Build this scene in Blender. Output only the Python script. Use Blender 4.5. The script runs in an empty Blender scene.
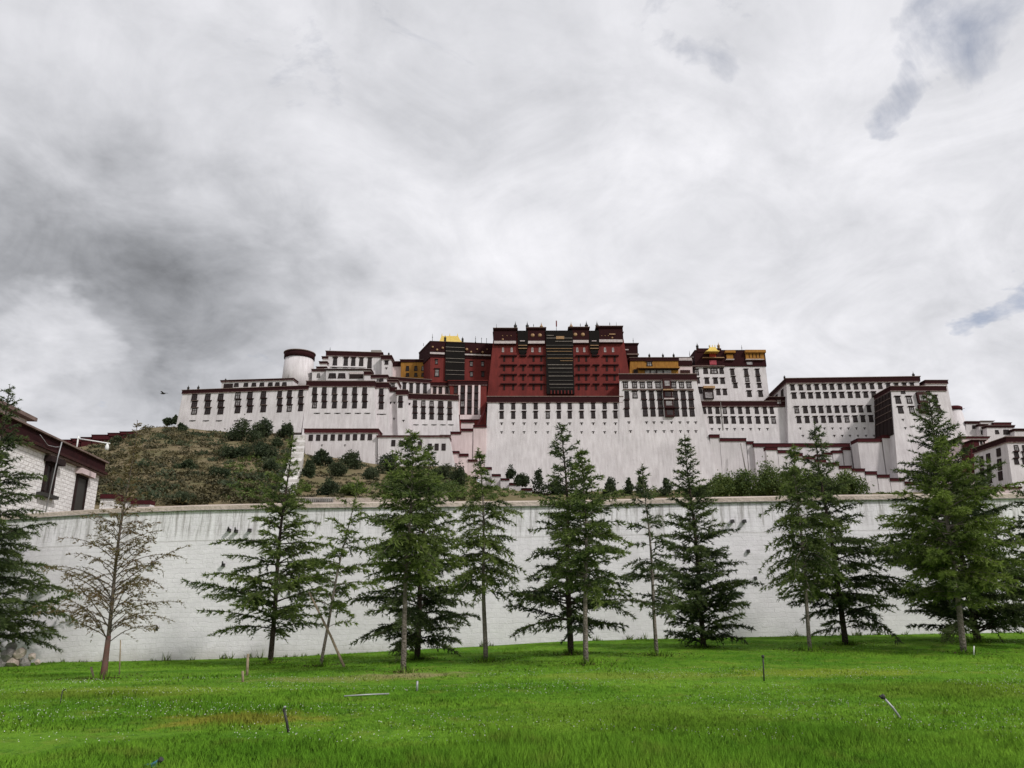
import bpy, math, random
import numpy as np
from mathutils import Vector, Matrix
R = math.radians
random.seed(7); rng = np.random.default_rng(7)
scene = bpy.context.scene
col = scene.collection

# ------------------------------------------------------------------ camera
F_PX, TILT, CAM = 760.0, R(16.0), Vector((0, 0, 1.6))
cd = bpy.data.cameras.new('camera'); cam = bpy.data.objects.new('camera', cd); col.objects.link(cam)
cam.location = CAM; cam.rotation_euler = (R(90) + TILT, 0, 0)
cd.sensor_width = 36; cd.lens = 36 * F_PX / 1024; cd.clip_start = .1; cd.clip_end = 6000
scene.camera = cam
ST, CT = math.sin(TILT), math.cos(TILT)
def ray(px, py):
    x = (px - 512) / F_PX; v = (384 - py) / F_PX
    return Vector((x, CT - v * ST, ST + v * CT))
def P(px, py, Y):
    r = ray(px, py); return CAM + r * (Y / r.y)
def Yz(px, py, Z):
    r = ray(px, py); return (Z - CAM.z) / r.z * r.y

# ------------------------------------------------------------------ world: Nishita sky behind a broken cloud deck
SUN = Vector((.62, -.50, .72)).normalized()
w = bpy.data.worlds.new('World'); scene.world = w; w.use_nodes = True
nt = w.node_tree; nt.nodes.clear()
def N(t, **k):
    n = nt.nodes.new(t)
    for a, b in k.items(): setattr(n, a, b)
    return n
def L(a, b): nt.links.new(a, b)
def M(op, a, b=None, c=None, clamp=False):
    n = N('ShaderNodeMath', operation=op, use_clamp=clamp)
    for i, v in enumerate((a, b, c)):
        if v is None: continue
        if isinstance(v, (int, float)): n.inputs[i].default_value = v
        else: L(v, n.inputs[i])
    return n.outputs[0]
out = N('ShaderNodeOutputWorld'); bg = N('ShaderNodeBackground'); bg.inputs['Strength'].default_value = .1
L(bg.outputs[0], out.inputs[0])
sky = N('ShaderNodeTexSky', sky_type='NISHITA', sun_disc=False)
sky.sun_elevation = math.asin(SUN.z); sky.sun_rotation = math.atan2(SUN.x, SUN.y); sky.altitude = 3600; sky.air_density = 1.0
tc = N('ShaderNodeTexCoord'); D = tc.outputs['Generated']
sp = N('ShaderNodeSeparateXYZ'); L(D, sp.inputs[0])
zz = M('ADD', M('MAXIMUM', sp.outputs[2], 0.0), .38)
cb = N('ShaderNodeCombineXYZ'); L(M('DIVIDE', sp.outputs[0], zz), cb.inputs[0]); L(M('DIVIDE', sp.outputs[1], zz), cb.inputs[1])
def noise(scale, detail=8, rough=.55, dist=0., off=0., vec=None):
    mp = N('ShaderNodeMapping'); mp.inputs['Location'].default_value = (off, off * 1.7, off * .3)
    L(vec or cb.outputs[0], mp.inputs[0])
    n = N('ShaderNodeTexNoise'); n.inputs['Scale'].default_value = scale; n.inputs['Detail'].default_value = detail
    n.inputs['Roughness'].default_value = rough; n.inputs['Distortion'].default_value = dist
    L(mp.outputs[0], n.inputs['Vector']); return n
# the lookup direction is stirred a little so that the big masses get ragged edges
stir = noise(2.2, 6, .6, 0, 3.1)
sb = N('ShaderNodeVectorMath', operation='SUBTRACT'); L(stir.outputs['Color'], sb.inputs[0]); sb.inputs[1].default_value = (.5, .5, .5)
sc_ = N('ShaderNodeVectorMath', operation='SCALE'); L(sb.outputs[0], sc_.inputs[0]); sc_.inputs['Scale'].default_value = .42
ad = N('ShaderNodeVectorMath', operation='ADD'); L(D, ad.inputs[0]); L(sc_.outputs[0], ad.inputs[1])
nm = N('ShaderNodeVectorMath', operation='NORMALIZE'); L(ad.outputs[0], nm.inputs[0]); DS = nm.outputs[0]
def lobe(px, py, rad, amp, src=None):
    v = ray(px, py).normalized()
    dt = N('ShaderNodeVectorMath', operation='DOT_PRODUCT'); L(src or DS, dt.inputs[0]); dt.inputs[1].default_value = v
    mr = N('ShaderNodeMapRange', interpolation_type='SMOOTHSTEP'); L(dt.outputs['Value'], mr.inputs[0])
    mr.inputs[1].default_value = math.cos(R(rad)); mr.inputs[2].default_value = 1.0; mr.inputs[3].default_value = 0; mr.inputs[4].default_value = amp
    return mr.outputs[0]
n1 = noise(1.5, 9, .58, .35, 0.4).outputs['Fac']
n2 = noise(4.4, 8, .6, .8, 5.2).outputs['Fac']
b = M('ADD', .625, M('MULTIPLY', M('SUBTRACT', n1, .5), .64))
b = M('ADD', b, M('MULTIPLY', M('SUBTRACT', n2, .5), .66))
n4 = noise(12, 6, .6, .5, 2.2).outputs['Fac']
b = M('ADD', b, M('MULTIPLY', M('SUBTRACT', n4, .5), .26))
for px, py, rad, amp in [(90, 300, 17, -.17), (20, 315, 11, -.08), (180, 325, 14, -.13), (110, 225, 18, -.08), (0, 60, 16, .08), (60, 170, 10, .05), (110, 330, 9, -.08), (250, 300, 14, -.06),
                         (270, 345, 9, -.04), (235, 90, 15, .10), (330, 170, 12, .05), (650, 170, 22, .08), (880, 150, 14, .05), (55, 374, 5, .30), (130, 380, 5, .20), (520, 60, 12, -.05),
                         (760, 290, 14, -.02), (500, 250, 16, .04), (950, 250, 16, -.03)]:
    b = M('ADD', b, lobe(px, py, rad, amp))
b = M('ADD', .23, M('MULTIPLY', M('MAXIMUM', M('MINIMUM', M('MULTIPLY', b, 1.12), 1.02), -.12), .585))
tint = N('ShaderNodeMix', data_type='RGBA')
L(M('MULTIPLY', M('SUBTRACT', b, .25), 1.8, clamp=True), tint.inputs['Factor'])
tint.inputs['A'].default_value = (.91, .935, 1.0, 1); tint.inputs['B'].default_value = (.965, .96, 1.0, 1)
vs = N('ShaderNodeVectorMath', operation='SCALE'); L(tint.outputs['Result'], vs.inputs[0]); L(M('MULTIPLY', b, 10.0), vs.inputs['Scale'])
# gaps of blue
hole = None
for px, py, rad, amp in [(890, 42, 4.2, .50), (735, 40, 4, .44), (862, 108, 3.5, .62), (1018, 286, 3.2, .60), (975, 325, 2.6, .58), (270, 0, 5, .32), (690, 5, 5, .5), (345, 115, 4, .15), (960, 5, 7, .5)]:
    l_ = lobe(px, py, rad, amp); hole = l_ if hole is None else M('MAXIMUM', hole, l_)
n3 = noise(4.5, 9, .62, .6, 9.7).outputs['Fac']
hf = M('MULTIPLY', M('SUBTRACT', M('ADD', M('MULTIPLY', hole, .62), M('MULTIPLY', n3, 1.3)), .86), 3.2, clamp=True)
hf = M('MULTIPLY', hf, .62)
mix = N('ShaderNodeMix', data_type='RGBA'); L(hf, mix.inputs['Factor']); L(vs.outputs[0], mix.inputs['A'])
sks = N('ShaderNodeVectorMath', operation='MULTIPLY'); L(sky.outputs[0], sks.inputs[0]); sks.inputs[1].default_value = (1, 1, 1)
L(sks.outputs[0], mix.inputs['B'])
L(mix.outputs['Result'], bg.inputs['Color'])

sl = bpy.data.lights.new('sun', 'SUN'); sl.energy = 2.2; sl.angle = R(6); sl.color = (1, .975, .945)
so = bpy.data.objects.new('sun', sl); col.objects.link(so); so.rotation_euler = SUN.to_track_quat('Z', 'Y').to_euler(); so.location = (60, -60, 120)
vsn = scene.view_settings; vsn.view_transform = 'Standard'; vsn.look = 'None'; vsn.exposure = 0.25; vsn.gamma = 1; vsn.use_curve_mapping = False

# ------------------------------------------------------------------ materials
def mat(name, color, rough=.8, spec=.3, var=.0, vscale=.5, color2=None, streak=0., metallic=0., bump=0., bscale=4., brick=None, transl=0., attr=None, grime=0.):
    global nt
    m = bpy.data.materials.new(name); m.use_nodes = True; nt = m.node_tree; nt.nodes.clear()
    o = N('ShaderNodeOutputMaterial'); p = N('ShaderNodeBsdfPrincipled')
    p.inputs['Roughness'].default_value = rough; p.inputs['Metallic'].default_value = metallic
    p.inputs['Specular IOR Level'].default_value = spec
    c1 = (*color, 1)
    geo = N('ShaderNodeNewGeometry'); src = None
    if color2 or var:
        nz = N('ShaderNodeTexNoise'); nz.inputs['Scale'].default_value = vscale; nz.inputs['Detail'].default_value = 7; nz.inputs['Roughness'].default_value = .62
        mp = N('ShaderNodeMapping'); L(geo.outputs['Position'], mp.inputs[0])
        if streak: mp.inputs['Scale'].default_value = (1, 1, streak)
        L(mp.outputs[0], nz.inputs['Vector'])
        mr = N('ShaderNodeMapRange'); L(nz.outputs['Fac'], mr.inputs[0]); mr.inputs[1].default_value = .36; mr.inputs[2].default_value = .66
        mx = N('ShaderNodeMix', data_type='RGBA'); L(mr.outputs[0], mx.inputs['Factor'])
        mx.inputs['A'].default_value = c1
        mx.inputs['B'].default_value = (*(color2 or [x * (1 - var) for x in color]), 1)
        src = mx.outputs['Result']
        if grime:
            gp = N('ShaderNodeMapping'); gp.inputs['Scale'].default_value = (1, 1, .10); L(geo.outputs['Position'], gp.inputs[0])
            gn = N('ShaderNodeTexNoise'); gn.inputs['Scale'].default_value = .55; gn.inputs['Detail'].default_value = 8; gn.inputs['Roughness'].default_value = .72; L(gp.outputs[0], gn.inputs['Vector'])
            gr = N('ShaderNodeMapRange'); L(gn.outputs['Fac'], gr.inputs[0]); gr.inputs[1].default_value = .52; gr.inputs[2].default_value = .74; gr.inputs[4].default_value = grime
            gx = N('ShaderNodeMix', data_type='RGBA'); L(gr.outputs[0], gx.inputs['Factor']); L(src, gx.inputs['A']); gx.inputs['B'].default_value = (.36, .33, .32, 1); src = gx.outputs['Result']
            g2 = N('ShaderNodeTexNoise'); g2.inputs['Scale'].default_value = .33; g2.inputs['Detail'].default_value = 9; g2.inputs['Roughness'].default_value = .7; L(geo.outputs['Position'], g2.inputs['Vector'])
            r2 = N('ShaderNodeMapRange'); L(g2.outputs['Fac'], r2.inputs[0]); r2.inputs[1].default_value = .55; r2.inputs[2].default_value = .7; r2.inputs[4].default_value = .45
            g3 = N('ShaderNodeMix', data_type='RGBA'); L(r2.outputs[0], g3.inputs['Factor']); L(src, g3.inputs['A']); g3.inputs['B'].default_value = (.73, .685, .695, 1); src = g3.outputs['Result']
        if streak:
            nz2 = N('ShaderNodeTexNoise'); nz2.inputs['Scale'].default_value = .12; nz2.inputs['Detail'].default_value = 5; L(geo.outputs['Position'], nz2.inputs['Vector'])
            mr2 = N('ShaderNodeMapRange'); L(nz2.outputs['Fac'], mr2.inputs[0]); mr2.inputs[1].default_value = .3; mr2.inputs[2].default_value = .7; mr2.inputs[3].default_value = .9; mr2.inputs[4].default_value = 1.06
            s2 = N('ShaderNodeVectorMath', operation='SCALE'); L(src, s2.inputs[0]); L(mr2.outputs[0], s2.inputs['Scale']); src = s2.outputs[0]
    if attr:
        at = N('ShaderNodeAttribute', attribute_name=attr[0]); mx = N('ShaderNodeMix', data_type='RGBA'); L(at.outputs['Fac'], mx.inputs['Factor'])
        mx.inputs['A'].default_value = c1; mx.inputs['B'].default_value = (*attr[1], 1); src = mx.outputs['Result']
    if brick:
        bt = N('ShaderNodeTexBrick'); bt.inputs['Scale'].default_value = 1; bt.inputs['Brick Width'].default_value = brick[0]; bt.inputs['Row Height'].default_value = brick[1]
        bt.inputs['Mortar Size'].default_value = brick[2]; bt.inputs['Mortar Smooth'].default_value = .3
        pos = N('ShaderNodeSeparateXYZ'); L(geo.outputs['Position'], pos.inputs[0]); cv = N('ShaderNodeCombineXYZ')
        L(M('ADD', pos.outputs[0], pos.outputs[1]), cv.inputs[0]); L(pos.outputs[2], cv.inputs[1]); L(cv.outputs[0], bt.inputs['Vector'])
        bt.inputs['Color1'].default_value = c1; bt.inputs['Color2'].default_value = (*[x * .88 for x in color], 1); bt.inputs['Mortar'].default_value = (*brick[3], 1)
        src = bt.outputs['Color']
    if src: L(src, p.inputs['Base Color'])
    else: p.inputs['Base Color'].default_value = c1
    if bump:
        nb = N('ShaderNodeTexNoise'); nb.inputs['Scale'].default_value = bscale; nb.inputs['Detail'].default_value = 5; L(geo.outputs['Position'], nb.inputs['Vector'])
        bp = N('ShaderNodeBump'); bp.inputs['Strength'].default_value = bump; bp.inputs['Distance'].default_value = .3; L(nb.outputs['Fac'], bp.inputs['Height']); L(bp.outputs[0], p.inputs['Normal'])
    if transl:
        tr = N('ShaderNodeBsdfTranslucent'); ms = N('ShaderNodeMixShader'); ms.inputs[0].default_value = transl
        if src: L(src, tr.inputs[0])
        else: tr.inputs[0].default_value = c1
        L(p.outputs[0], ms.inputs[1]); L(tr.outputs[0], ms.inputs[2]); L(ms.outputs[0], o.inputs[0])
    else: L(p.outputs[0], o.inputs[0])
    return m
WHITE = mat('whitewash', (.665, .622, .630), .9, .1, vscale=1.1, color2=(.545, .50, .508), grime=.42, streak=.12, bump=.25, bscale=2.5)
PINKW = mat('pink_whitewash', (.70, .57, .57), .9, .1, vscale=1.0, color2=(.58, .46, .46), streak=.15, bump=.25, bscale=2.5)
RED = mat('red_ochre_wall', (.172, .033, .029), .9, .1, vscale=.9, color2=(.12, .026, .024), streak=.2, bump=.25, bscale=2)
DARKRED = mat('penbey_maroon', (.036, .010, .011), .95, .1, vscale=2.5, color2=(.022, .008, .009), bump=.4, bscale=6)
CAPRED = mat('stair_cap_maroon', (.075, .015, .018), .9, .1, vscale=2.5, color2=(.045, .013, .015))
TAN = mat('roof_slab_clay', (.22, .16, .14), .9, .1, vscale=1.5, color2=(.13, .09, .08))
BLACK = mat('black_surround', (.016, .011, .011), .8, .2, vscale=4, color2=(.03, .015, .014))
YAK = mat('black_yak_hair', (.010, .009, .009), .95, .05, vscale=3, color2=(.018, .015, .014))
PANE = mat('window_glass', (.020, .017, .018), .35, .2, vscale=.45, color2=(.050, .038, .038))
PALE = mat('curtained_glass', (.33, .31, .31), .4, .4, vscale=.7, color2=(.10, .08, .08))
WOOD = mat('red_wood', (.052, .016, .015), .8, .15, vscale=3, color2=(.026, .011, .011))
CLOTH = mat('white_cloth_band', (.55, .49, .48), .95, .05, vscale=1.2, color2=(.38, .31, .31))
OCHRE = mat('yellow_ochre_wall', (.36, .175, .04), .9, .1, vscale=1.2, color2=(.25, .115, .03), streak=.3)
GOLD = mat('gilded_copper', (.72, .52, .12), .5, .5, vscale=2, color2=(.55, .38, .08), metallic=.25)
DULLGOLD = mat('dull_gold', (.36, .22, .10), .5, .4, vscale=2, color2=(.22, .12, .06), metallic=.2)
STONEW = mat('painted_stone', (.82, .79, .78), .9, .1, brick=(.48, .22, .022, (.50, .46, .45)), bump=.35, bscale=5)
HOUSER = mat('house_maroon', (.034, .010, .011), .9, .1, vscale=1.5, color2=(.022, .008, .009))
COPING = mat('coping_clay', (.52, .44, .38), .95, .1, vscale=1.3, color2=(.40, .33, .28), bump=.3, bscale=8)
GREYW = mat('grey_stone', (.34, .32, .30), .9, .1, vscale=2.5, color2=(.22, .2, .19), bump=.4)
METAL = mat('grey_metal', (.35, .35, .36), .5, .5, metallic=.4)
IRON = mat('dark_iron', (.03, .028, .026), .6, .4)
PAINTW = mat('white_paint', (.72, .72, .70), .5, .4)
BLUEP = mat('blue_plastic', (.02, .12, .20), .5, .4)
STICK = mat('weathered_wood', (.33, .26, .18), .9, .1, var=.4, vscale=14)
BARKG = mat('pale_bark', (.25, .21, .18), .95, .1, color2=(.13, .11, .095), vscale=9, streak=.3, bump=.6, bscale=20)
BARKD = mat('dark_bark', (.075, .055, .045), .95, .1, color2=(.045, .035, .03), vscale=9, bump=.6, bscale=20)
BARKB = mat('dry_bark', (.17, .135, .11), .95, .1, color2=(.10, .08, .065), vscale=9, bump=.6, bscale=20)
BARKR = mat('red_painted_bark', (.16, .075, .065), .95, .1, color2=(.12, .085, .07), vscale=9)
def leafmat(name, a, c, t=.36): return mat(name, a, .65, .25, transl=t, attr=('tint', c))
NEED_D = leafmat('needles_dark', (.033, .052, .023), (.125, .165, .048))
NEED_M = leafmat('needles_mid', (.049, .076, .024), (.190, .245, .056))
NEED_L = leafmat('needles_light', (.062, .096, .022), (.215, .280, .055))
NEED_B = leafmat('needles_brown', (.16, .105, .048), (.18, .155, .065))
BUSH_D = leafmat('bush_dark', (.027, .042, .020), (.068, .088, .040))
BUSH_G = leafmat('bush_green', (.055, .090, .022), (.150, .190, .048))
BUSH_Y = leafmat('bush_grey_green', (.045, .062, .030), (.090, .105, .055))
SCRUB = leafmat('scrub_dry', (.045, .042, .020), (.120, .100, .046), .1)
STRIPE = mat('faded_stripe', (.34, .30, .27), .95, .05, vscale=1.5, color2=(.20, .17, .15))
STRIPED = mat('dim_stripe', (.15, .135, .12), .95, .05, vscale=1.5, color2=(.09, .08, .075))
FLOWER = mat('clover_white', (.75, .74, .68), .9, .1)

# ------------------------------------------------------------------ mesh helpers
WORLD = {}
def tag(o, label=None, cat=None, group=None, kind=None):
    if label: o['label'] = label
    if cat: o['category'] = cat
    if group: o['group'] = group
    if kind: o['kind'] = kind
    return o
def thing(name, label, cat, loc, group=None):
    o = bpy.data.objects.new(name, None); col.objects.link(o); o.location = loc; o.empty_display_size = .5
    WORLD[o.name] = Vector(loc); return tag(o, label, cat, group)
def place(name, me, origin, parent=None):
    o = bpy.data.objects.new(name, me); col.objects.link(o)
    WORLD[o.name] = Vector(origin)
    if parent is not None: o.parent = parent; o.location = Vector(origin) - WORLD[parent.name]
    else: o.location = origin
    return o
class MB:
    def __init__(s): s.v = []; s.f = []; s.m = []; s.smooth = []
    def add(s, vs, fs, m=0, sm=False):
        n = len(s.v); s.v += [Vector(v) for v in vs]; s.f += [[i + n for i in f] for f in fs]; s.m += [m] * len(fs); s.smooth += [sm] * len(fs)
    def hexa(s, c, m=0):                      # c: bottom 4 (ccw from above) then top 4
        s.add(c, [(3, 2, 1, 0), (4, 5, 6, 7), (0, 1, 5, 4), (1, 2, 6, 5), (2, 3, 7, 6), (3, 0, 4, 7)], m)
    def box(s, o, u, v, n, u0, u1, v0, v1, n0, n1, m=0, taper=0.):
        g = lambda a, b_, c: o + u * a + v * b_ + n * c
        t = taper
        s.hexa([g(u0, v0, n1), g(u1, v0, n1), g(u1, v0, n0), g(u0, v0, n0), g(u0 + t, v1, n1), g(u1 - t, v1, n1), g(u1 - t, v1, n0), g(u0 + t, v1, n0)], m)
    def abox(s, x0, x1, y0, y1, z0, z1, m=0):
        s.hexa([(x0, y0, z0), (x1, y0, z0), (x1, y1, z0), (x0, y1, z0), (x0, y0, z1), (x1, y0, z1), (x1, y1, z1), (x0, y1, z1)], m)
    def tube(s, pts, rad, seg=7, m=0, cap=True):
        pts = [Vector(p) for p in pts]; n0 = len(s.v); K = len(pts)
        rr = rad if isinstance(rad, (list, tuple)) else [rad] * K
        ref = None
        for i, p in enumerate(pts):
            d = (pts[min(i + 1, K - 1)] - pts[max(i - 1, 0)]).normalized()
            a = d.orthogonal().normalized() if ref is None else (ref - d * ref.dot(d)).normalized()
            ref = a; c = d.cross(a)
            for k in range(seg):
                t = 2 * math.pi * k / seg; s.v.append(p + (a * math.cos(t) + c * math.sin(t)) * rr[i])
        for i in range(K - 1):
            for k in range(seg):
                k2 = (k + 1) % seg
                s.f.append([n0 + i * seg + k, n0 + i * seg + k2, n0 + (i + 1) * seg + k2, n0 + (i + 1) * seg + k]); s.m.append(m); s.smooth.append(True)
        if cap:
            s.f.append([n0 + k for k in range(seg)][::-1]); s.m.append(m); s.smooth.append(False)
            s.f.append([n0 + (K - 1) * seg + k for k in range(seg)]); s.m.append(m); s.smooth.append(False)
    def lathe(s, o, prof, seg=10, m=0):        # prof: (radius, z)
        s.tube([Vector(o) + Vector((0, 0, z + i * 1e-5)) for i, (r, z) in enumerate(prof)], [r for r, z in prof], seg, m)
    def build(s, name, mats, parent=None, origin=None):
        if origin is None:
            a = np.array([tuple(v) for v in s.v]); origin = Vector(((a[:, 0].min() + a[:, 0].max()) / 2, (a[:, 1].min() + a[:, 1].max()) / 2, a[:, 2].min()))
        me = bpy.data.meshes.new(name); me.from_pydata([tuple(v - origin) for v in s.v], [], s.f)
        if not isinstance(mats, (list, tuple)): mats = [mats]
        for m in mats: me.materials.append(m)
        me.polygons.foreach_set('material_index', s.m); me.polygons.foreach_set('use_smooth', s.smooth); me.update()
        return place(name, me, origin, parent)
def tri_object(name, T, m, parent=None, tint=None, origin=None):       # T: (n,3,3) triangle soup
    n = len(T)
    if origin is None: origin = (T[:, :, 0].mean(), T[:, :, 1].mean(), T[:, :, 2].min())
    T = T - np.array(origin)[None, None, :]
    me = bpy.data.meshes.new(name); me.vertices.add(n * 3); me.loops.add(n * 3); me.polygons.add(n)
    me.vertices.foreach_set('co', T.reshape(-1).astype(np.float32))
    me.loops.foreach_set('vertex_index', np.arange(n * 3, dtype=np.int32))
    me.polygons.foreach_set('loop_start', np.arange(0, n * 3, 3, dtype=np.int32))
    try: me.polygons.foreach_set('loop_total', np.full(n, 3, dtype=np.int32))
    except Exception: pass
    if tint is not None:
        at = me.attributes.new('tint', 'FLOAT', 'POINT'); at.data.foreach_set('value', np.repeat(tint, 3).astype(np.float32))
    for mm in (m if isinstance(m, (list, tuple)) else [m]): me.materials.append(mm)
    me.update(); me.validate()
    return place(name, me, origin, parent)
def grid_object(name, xs, ys, zf, m):
    X, Yg = np.meshgrid(xs, ys); Z = zf(X, Yg); nx, ny = len(xs), len(ys)
    v = np.stack([X, Yg, Z], -1).reshape(-1, 3)
    f = [(j * nx + i, j * nx + i + 1, (j + 1) * nx + i + 1, (j + 1) * nx + i) for j in range(ny - 1) for i in range(nx - 1)]
    me = bpy.data.meshes.new(name); me.from_pydata(v.tolist(), [], f); me.materials.append(m)
    me.polygons.foreach_set('use_smooth', [True] * len(f)); me.update()
    return place(name, me, (0, 0, 0))
def vnoise(x, y, seed=0):
    xi, yi = np.floor(x), np.floor(y); xf, yf = x - xi, y - yi
    def h(a, c): return np.modf(np.abs(np.sin(a * 127.1 + c * 311.7 + seed * 74.7) * 43758.5453))[0]
    u, v_ = xf * xf * (3 - 2 * xf), yf * yf * (3 - 2 * yf)
    return (h(xi, yi) * (1 - u) + h(xi + 1, yi) * u) * (1 - v_) + (h(xi, yi + 1) * (1 - u) + h(xi + 1, yi + 1) * u) * v_ - .5

# ------------------------------------------------------------------ lawn
YW = 32.0
_b = [P(px, py, YW) for px, py in [(-400, 672), (0, 663), (200, 659), (300, 656), (400, 650), (480, 646), (560, 641), (700, 637.5), (1024, 632), (1400, 629)]]
_t = [P(px, py, YW) for px, py in [(-400, 560), (0, 520), (100, 513.5), (200, 510), (300, 508), (400, 507), (480, 506.5), (600, 505), (700, 502.5), (860, 499.7), (1024, 498), (1400, 496)]]
BX, BZ = [p.x for p in _b], [p.z for p in _b]; TX, TZ = [p.x for p in _t], [p.z for p in _t]
def zbase(x): return np.interp(x, BX, BZ)
def ztop(x): return np.interp(x, TX, TZ)
def gz(x, y):
    t = np.clip((y - 9) / (YW - 9), 0, 1)
    near = .05 * vnoise(np.asarray(x) * .35, np.asarray(y) * .35, 3) + .03 * vnoise(np.asarray(x) * 1.1, np.asarray(y) * 1.1, 4)
    return zbase(x) * t * t * (3 - 2 * t) + near * np.where(np.asarray(y) < 31, 1, 0)
def on_lawn(px, py):
    r = ray(px, py); lo, hi = 6., 31.9
    for Y in np.arange(6, 31.95, .02):
        p = CAM + r * (Y / r.y)
        if p.z <= gz(p.x, p.y): return p
    return P(px, py, 31.5)
def lawn_mat(name='lawn_grass', upn=0., tl=.12, gain=1.):
    global nt
    m = bpy.data.materials.new(name); m.use_nodes = True; nt = m.node_tree; nt.nodes.clear()
    o = N('ShaderNodeOutputMaterial'); p = N('ShaderNodeBsdfPrincipled'); p.inputs['Roughness'].default_value = .8; p.inputs['Specular IOR Level'].default_value = .05
    geo = N('ShaderNodeNewGeometry')
    def nz(s, det=6, ro=.6, sc=(1, 1, 1)):
        mp = N('ShaderNodeMapping'); mp.inputs['Scale'].default_value = sc; L(geo.outputs['Position'], mp.inputs[0])
        n = N('ShaderNodeTexNoise'); n.inputs['Scale'].default_value = s; n.inputs['Detail'].default_value = det; n.inputs['Roughness'].default_value = ro; L(mp.outputs[0], n.inputs['Vector']); return n.outputs['Fac']
    def mixc(f, a, c):
        x = N('ShaderNodeMix', data_type='RGBA'); L(f, x.inputs['Factor'])
        for k, vv in (('A', a), ('B', c)):
            if isinstance(vv, tuple): x.inputs[k].default_value = (*vv, 1)
            else: L(vv, x.inputs[k])
        return x.outputs['Result']
    def rng_(v, a, c):
        x = N('ShaderNodeMapRange', interpolation_type='SMOOTHSTEP'); L(v, x.inputs[0]); x.inputs[1].default_value = a; x.inputs[2].default_value = c; return x.outputs[0]
    big = nz(.22, 5, .6, (1, 1.6, 1)); med = nz(1.6, 5); fine = nz(14, 4, .7)
    c = mixc(rng_(big, .35, .65), tuple(k * gain for k in (.088, .212, .014)), tuple(k * gain for k in (.166, .320, .027)))
    c = mixc(M('MULTIPLY', rng_(med, .5, .72), .55), c, (.255, .290, .050))
    c = mixc(M('MULTIPLY', rng_(fine, .45, .75), .5), c, (.040, .120, .008))
    c = mixc(M('MULTIPLY', rng_(nz(3.4, 4, .6), .52, .70), .6), c, (.038, .120, .012))
    def patch(px, py, rx, ry, cc, k):
        nonlocal c
        q = on_lawn(px, py); sx = N('ShaderNodeSeparateXYZ'); L(geo.outputs['Position'], sx.inputs[0])
        dx = M('DIVIDE', M('SUBTRACT', sx.outputs[0], q.x), rx); dy = M('DIVIDE', M('SUBTRACT', sx.outputs[1], q.y), ry)
        d = M('SQRT', M('ADD', M('MULTIPLY', dx, dx), M('MULTIPLY', dy, dy)))
        d = M('ADD', d, M('MULTIPLY', M('SUBTRACT', med, .5), 2.6))
        f = M('MULTIPLY', rng_(M('SUBTRACT', 1.25, d), 0., .8), k); c = mixc(f, c, cc)
    patch(240, 720, 1.3, .7, (.36, .30, .05), .7); patch(110, 692, 2.4, 1.3, (.26, .30, .04), .5); patch(415, 676, 1.25, .75, (.36, .31, .15), .85); patch(330, 679, 2.2, .8, (.30, .30, .09), .6)
    patch(640, 676, 2.6, .8, (.27, .31, .05), .45); patch(830, 672, 2.4, .9, (.30, .34, .04), .5); patch(980, 690, 2.4, 1.4, (.26, .32, .04), .35); patch(640, 715, 2.5, 1.6, (.20, .31, .03), .4)
    L(c, p.inputs['Base Color'])
    bp = N('ShaderNodeBump'); bp.inputs['Strength'].default_value = .9; bp.inputs['Distance'].default_value = .06; L(nz(22, 4, .7), bp.inputs['Height']); L(bp.outputs[0], p.inputs['Normal'])
    if upn:                                          # fine blades scatter light like the turf they make up
        va = N('ShaderNodeMix', data_type='VECTOR'); va.inputs[0].default_value = upn; L(geo.outputs['Normal'], va.inputs[4]); va.inputs[5].default_value = (0, 0, 1)
        vn = N('ShaderNodeVectorMath', operation='NORMALIZE'); L(va.outputs[1], vn.inputs[0]); L(vn.outputs[0], p.inputs['Normal'])
    tr = N('ShaderNodeBsdfTranslucent'); L(c, tr.inputs[0]); ms = N('ShaderNodeMixShader'); ms.inputs[0].default_value = tl
    L(p.outputs[0], ms.inputs[1]); L(tr.outputs[0], ms.inputs[2]); L(ms.outputs[0], o.inputs[0])
    return m
GRASS = lawn_mat(); BLADE = lawn_mat('grass_blade', .90, .22, 1.62)
xs = np.concatenate([np.linspace(-2500, -60, 12), np.linspace(-55, 55, 221), np.linspace(60, 2500, 12)])
ys = np.concatenate([np.linspace(-2500, -10, 8), np.linspace(0, 32.3, 110)])
tag(grid_object('lawn', xs, ys, gz, GRASS), kind='structure')

def hash_ok(x, y, seed, s=.5): return vnoise(x * s, y * s, seed)
def blades(n, y0, y1, h0, h1, w, seed, lean=.85):
    r = np.random.default_rng(seed)
    y = np.sqrt(r.uniform(y0 ** 2, y1 ** 2, n)) if y1 > y0 else np.full(n, y0)
    x = r.uniform(-1, 1, n) * (y * .70 + .6)
    clump = np.clip(.5 + 1.3 * vnoise(x * .8, y * .8, 11) + .5 * vnoise(x * 2.7, y * 2.7, 12), .50, 1.3)
    h = (h0 + (h1 - h0) * r.random(n)) * clump
    if h1 > .15: h = h * np.clip((10.9 + 2.6 * vnoise(x * .35, y * .5, 14) + 1.2 * vnoise(x * 1.3, y * 1.3, 15) - y) / 1.2, .22, 1)
    a = r.uniform(0, 2 * np.pi, n); z = gz(x, y) - .01
    side = np.stack([np.cos(a), np.sin(a), np.zeros(n)], 1) * (w * (.6 + .8 * r.random(n)))[:, None]
    ld = r.uniform(0, 2 * np.pi, n); ln = lean * r.random(n)
    tip = np.stack([np.cos(ld) * ln * h, np.sin(ld) * ln * h, h], 1)
    p = np.stack([x, y, z], 1)
    return np.stack([p - side / 2, p + side / 2, p + tip], 1)
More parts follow.
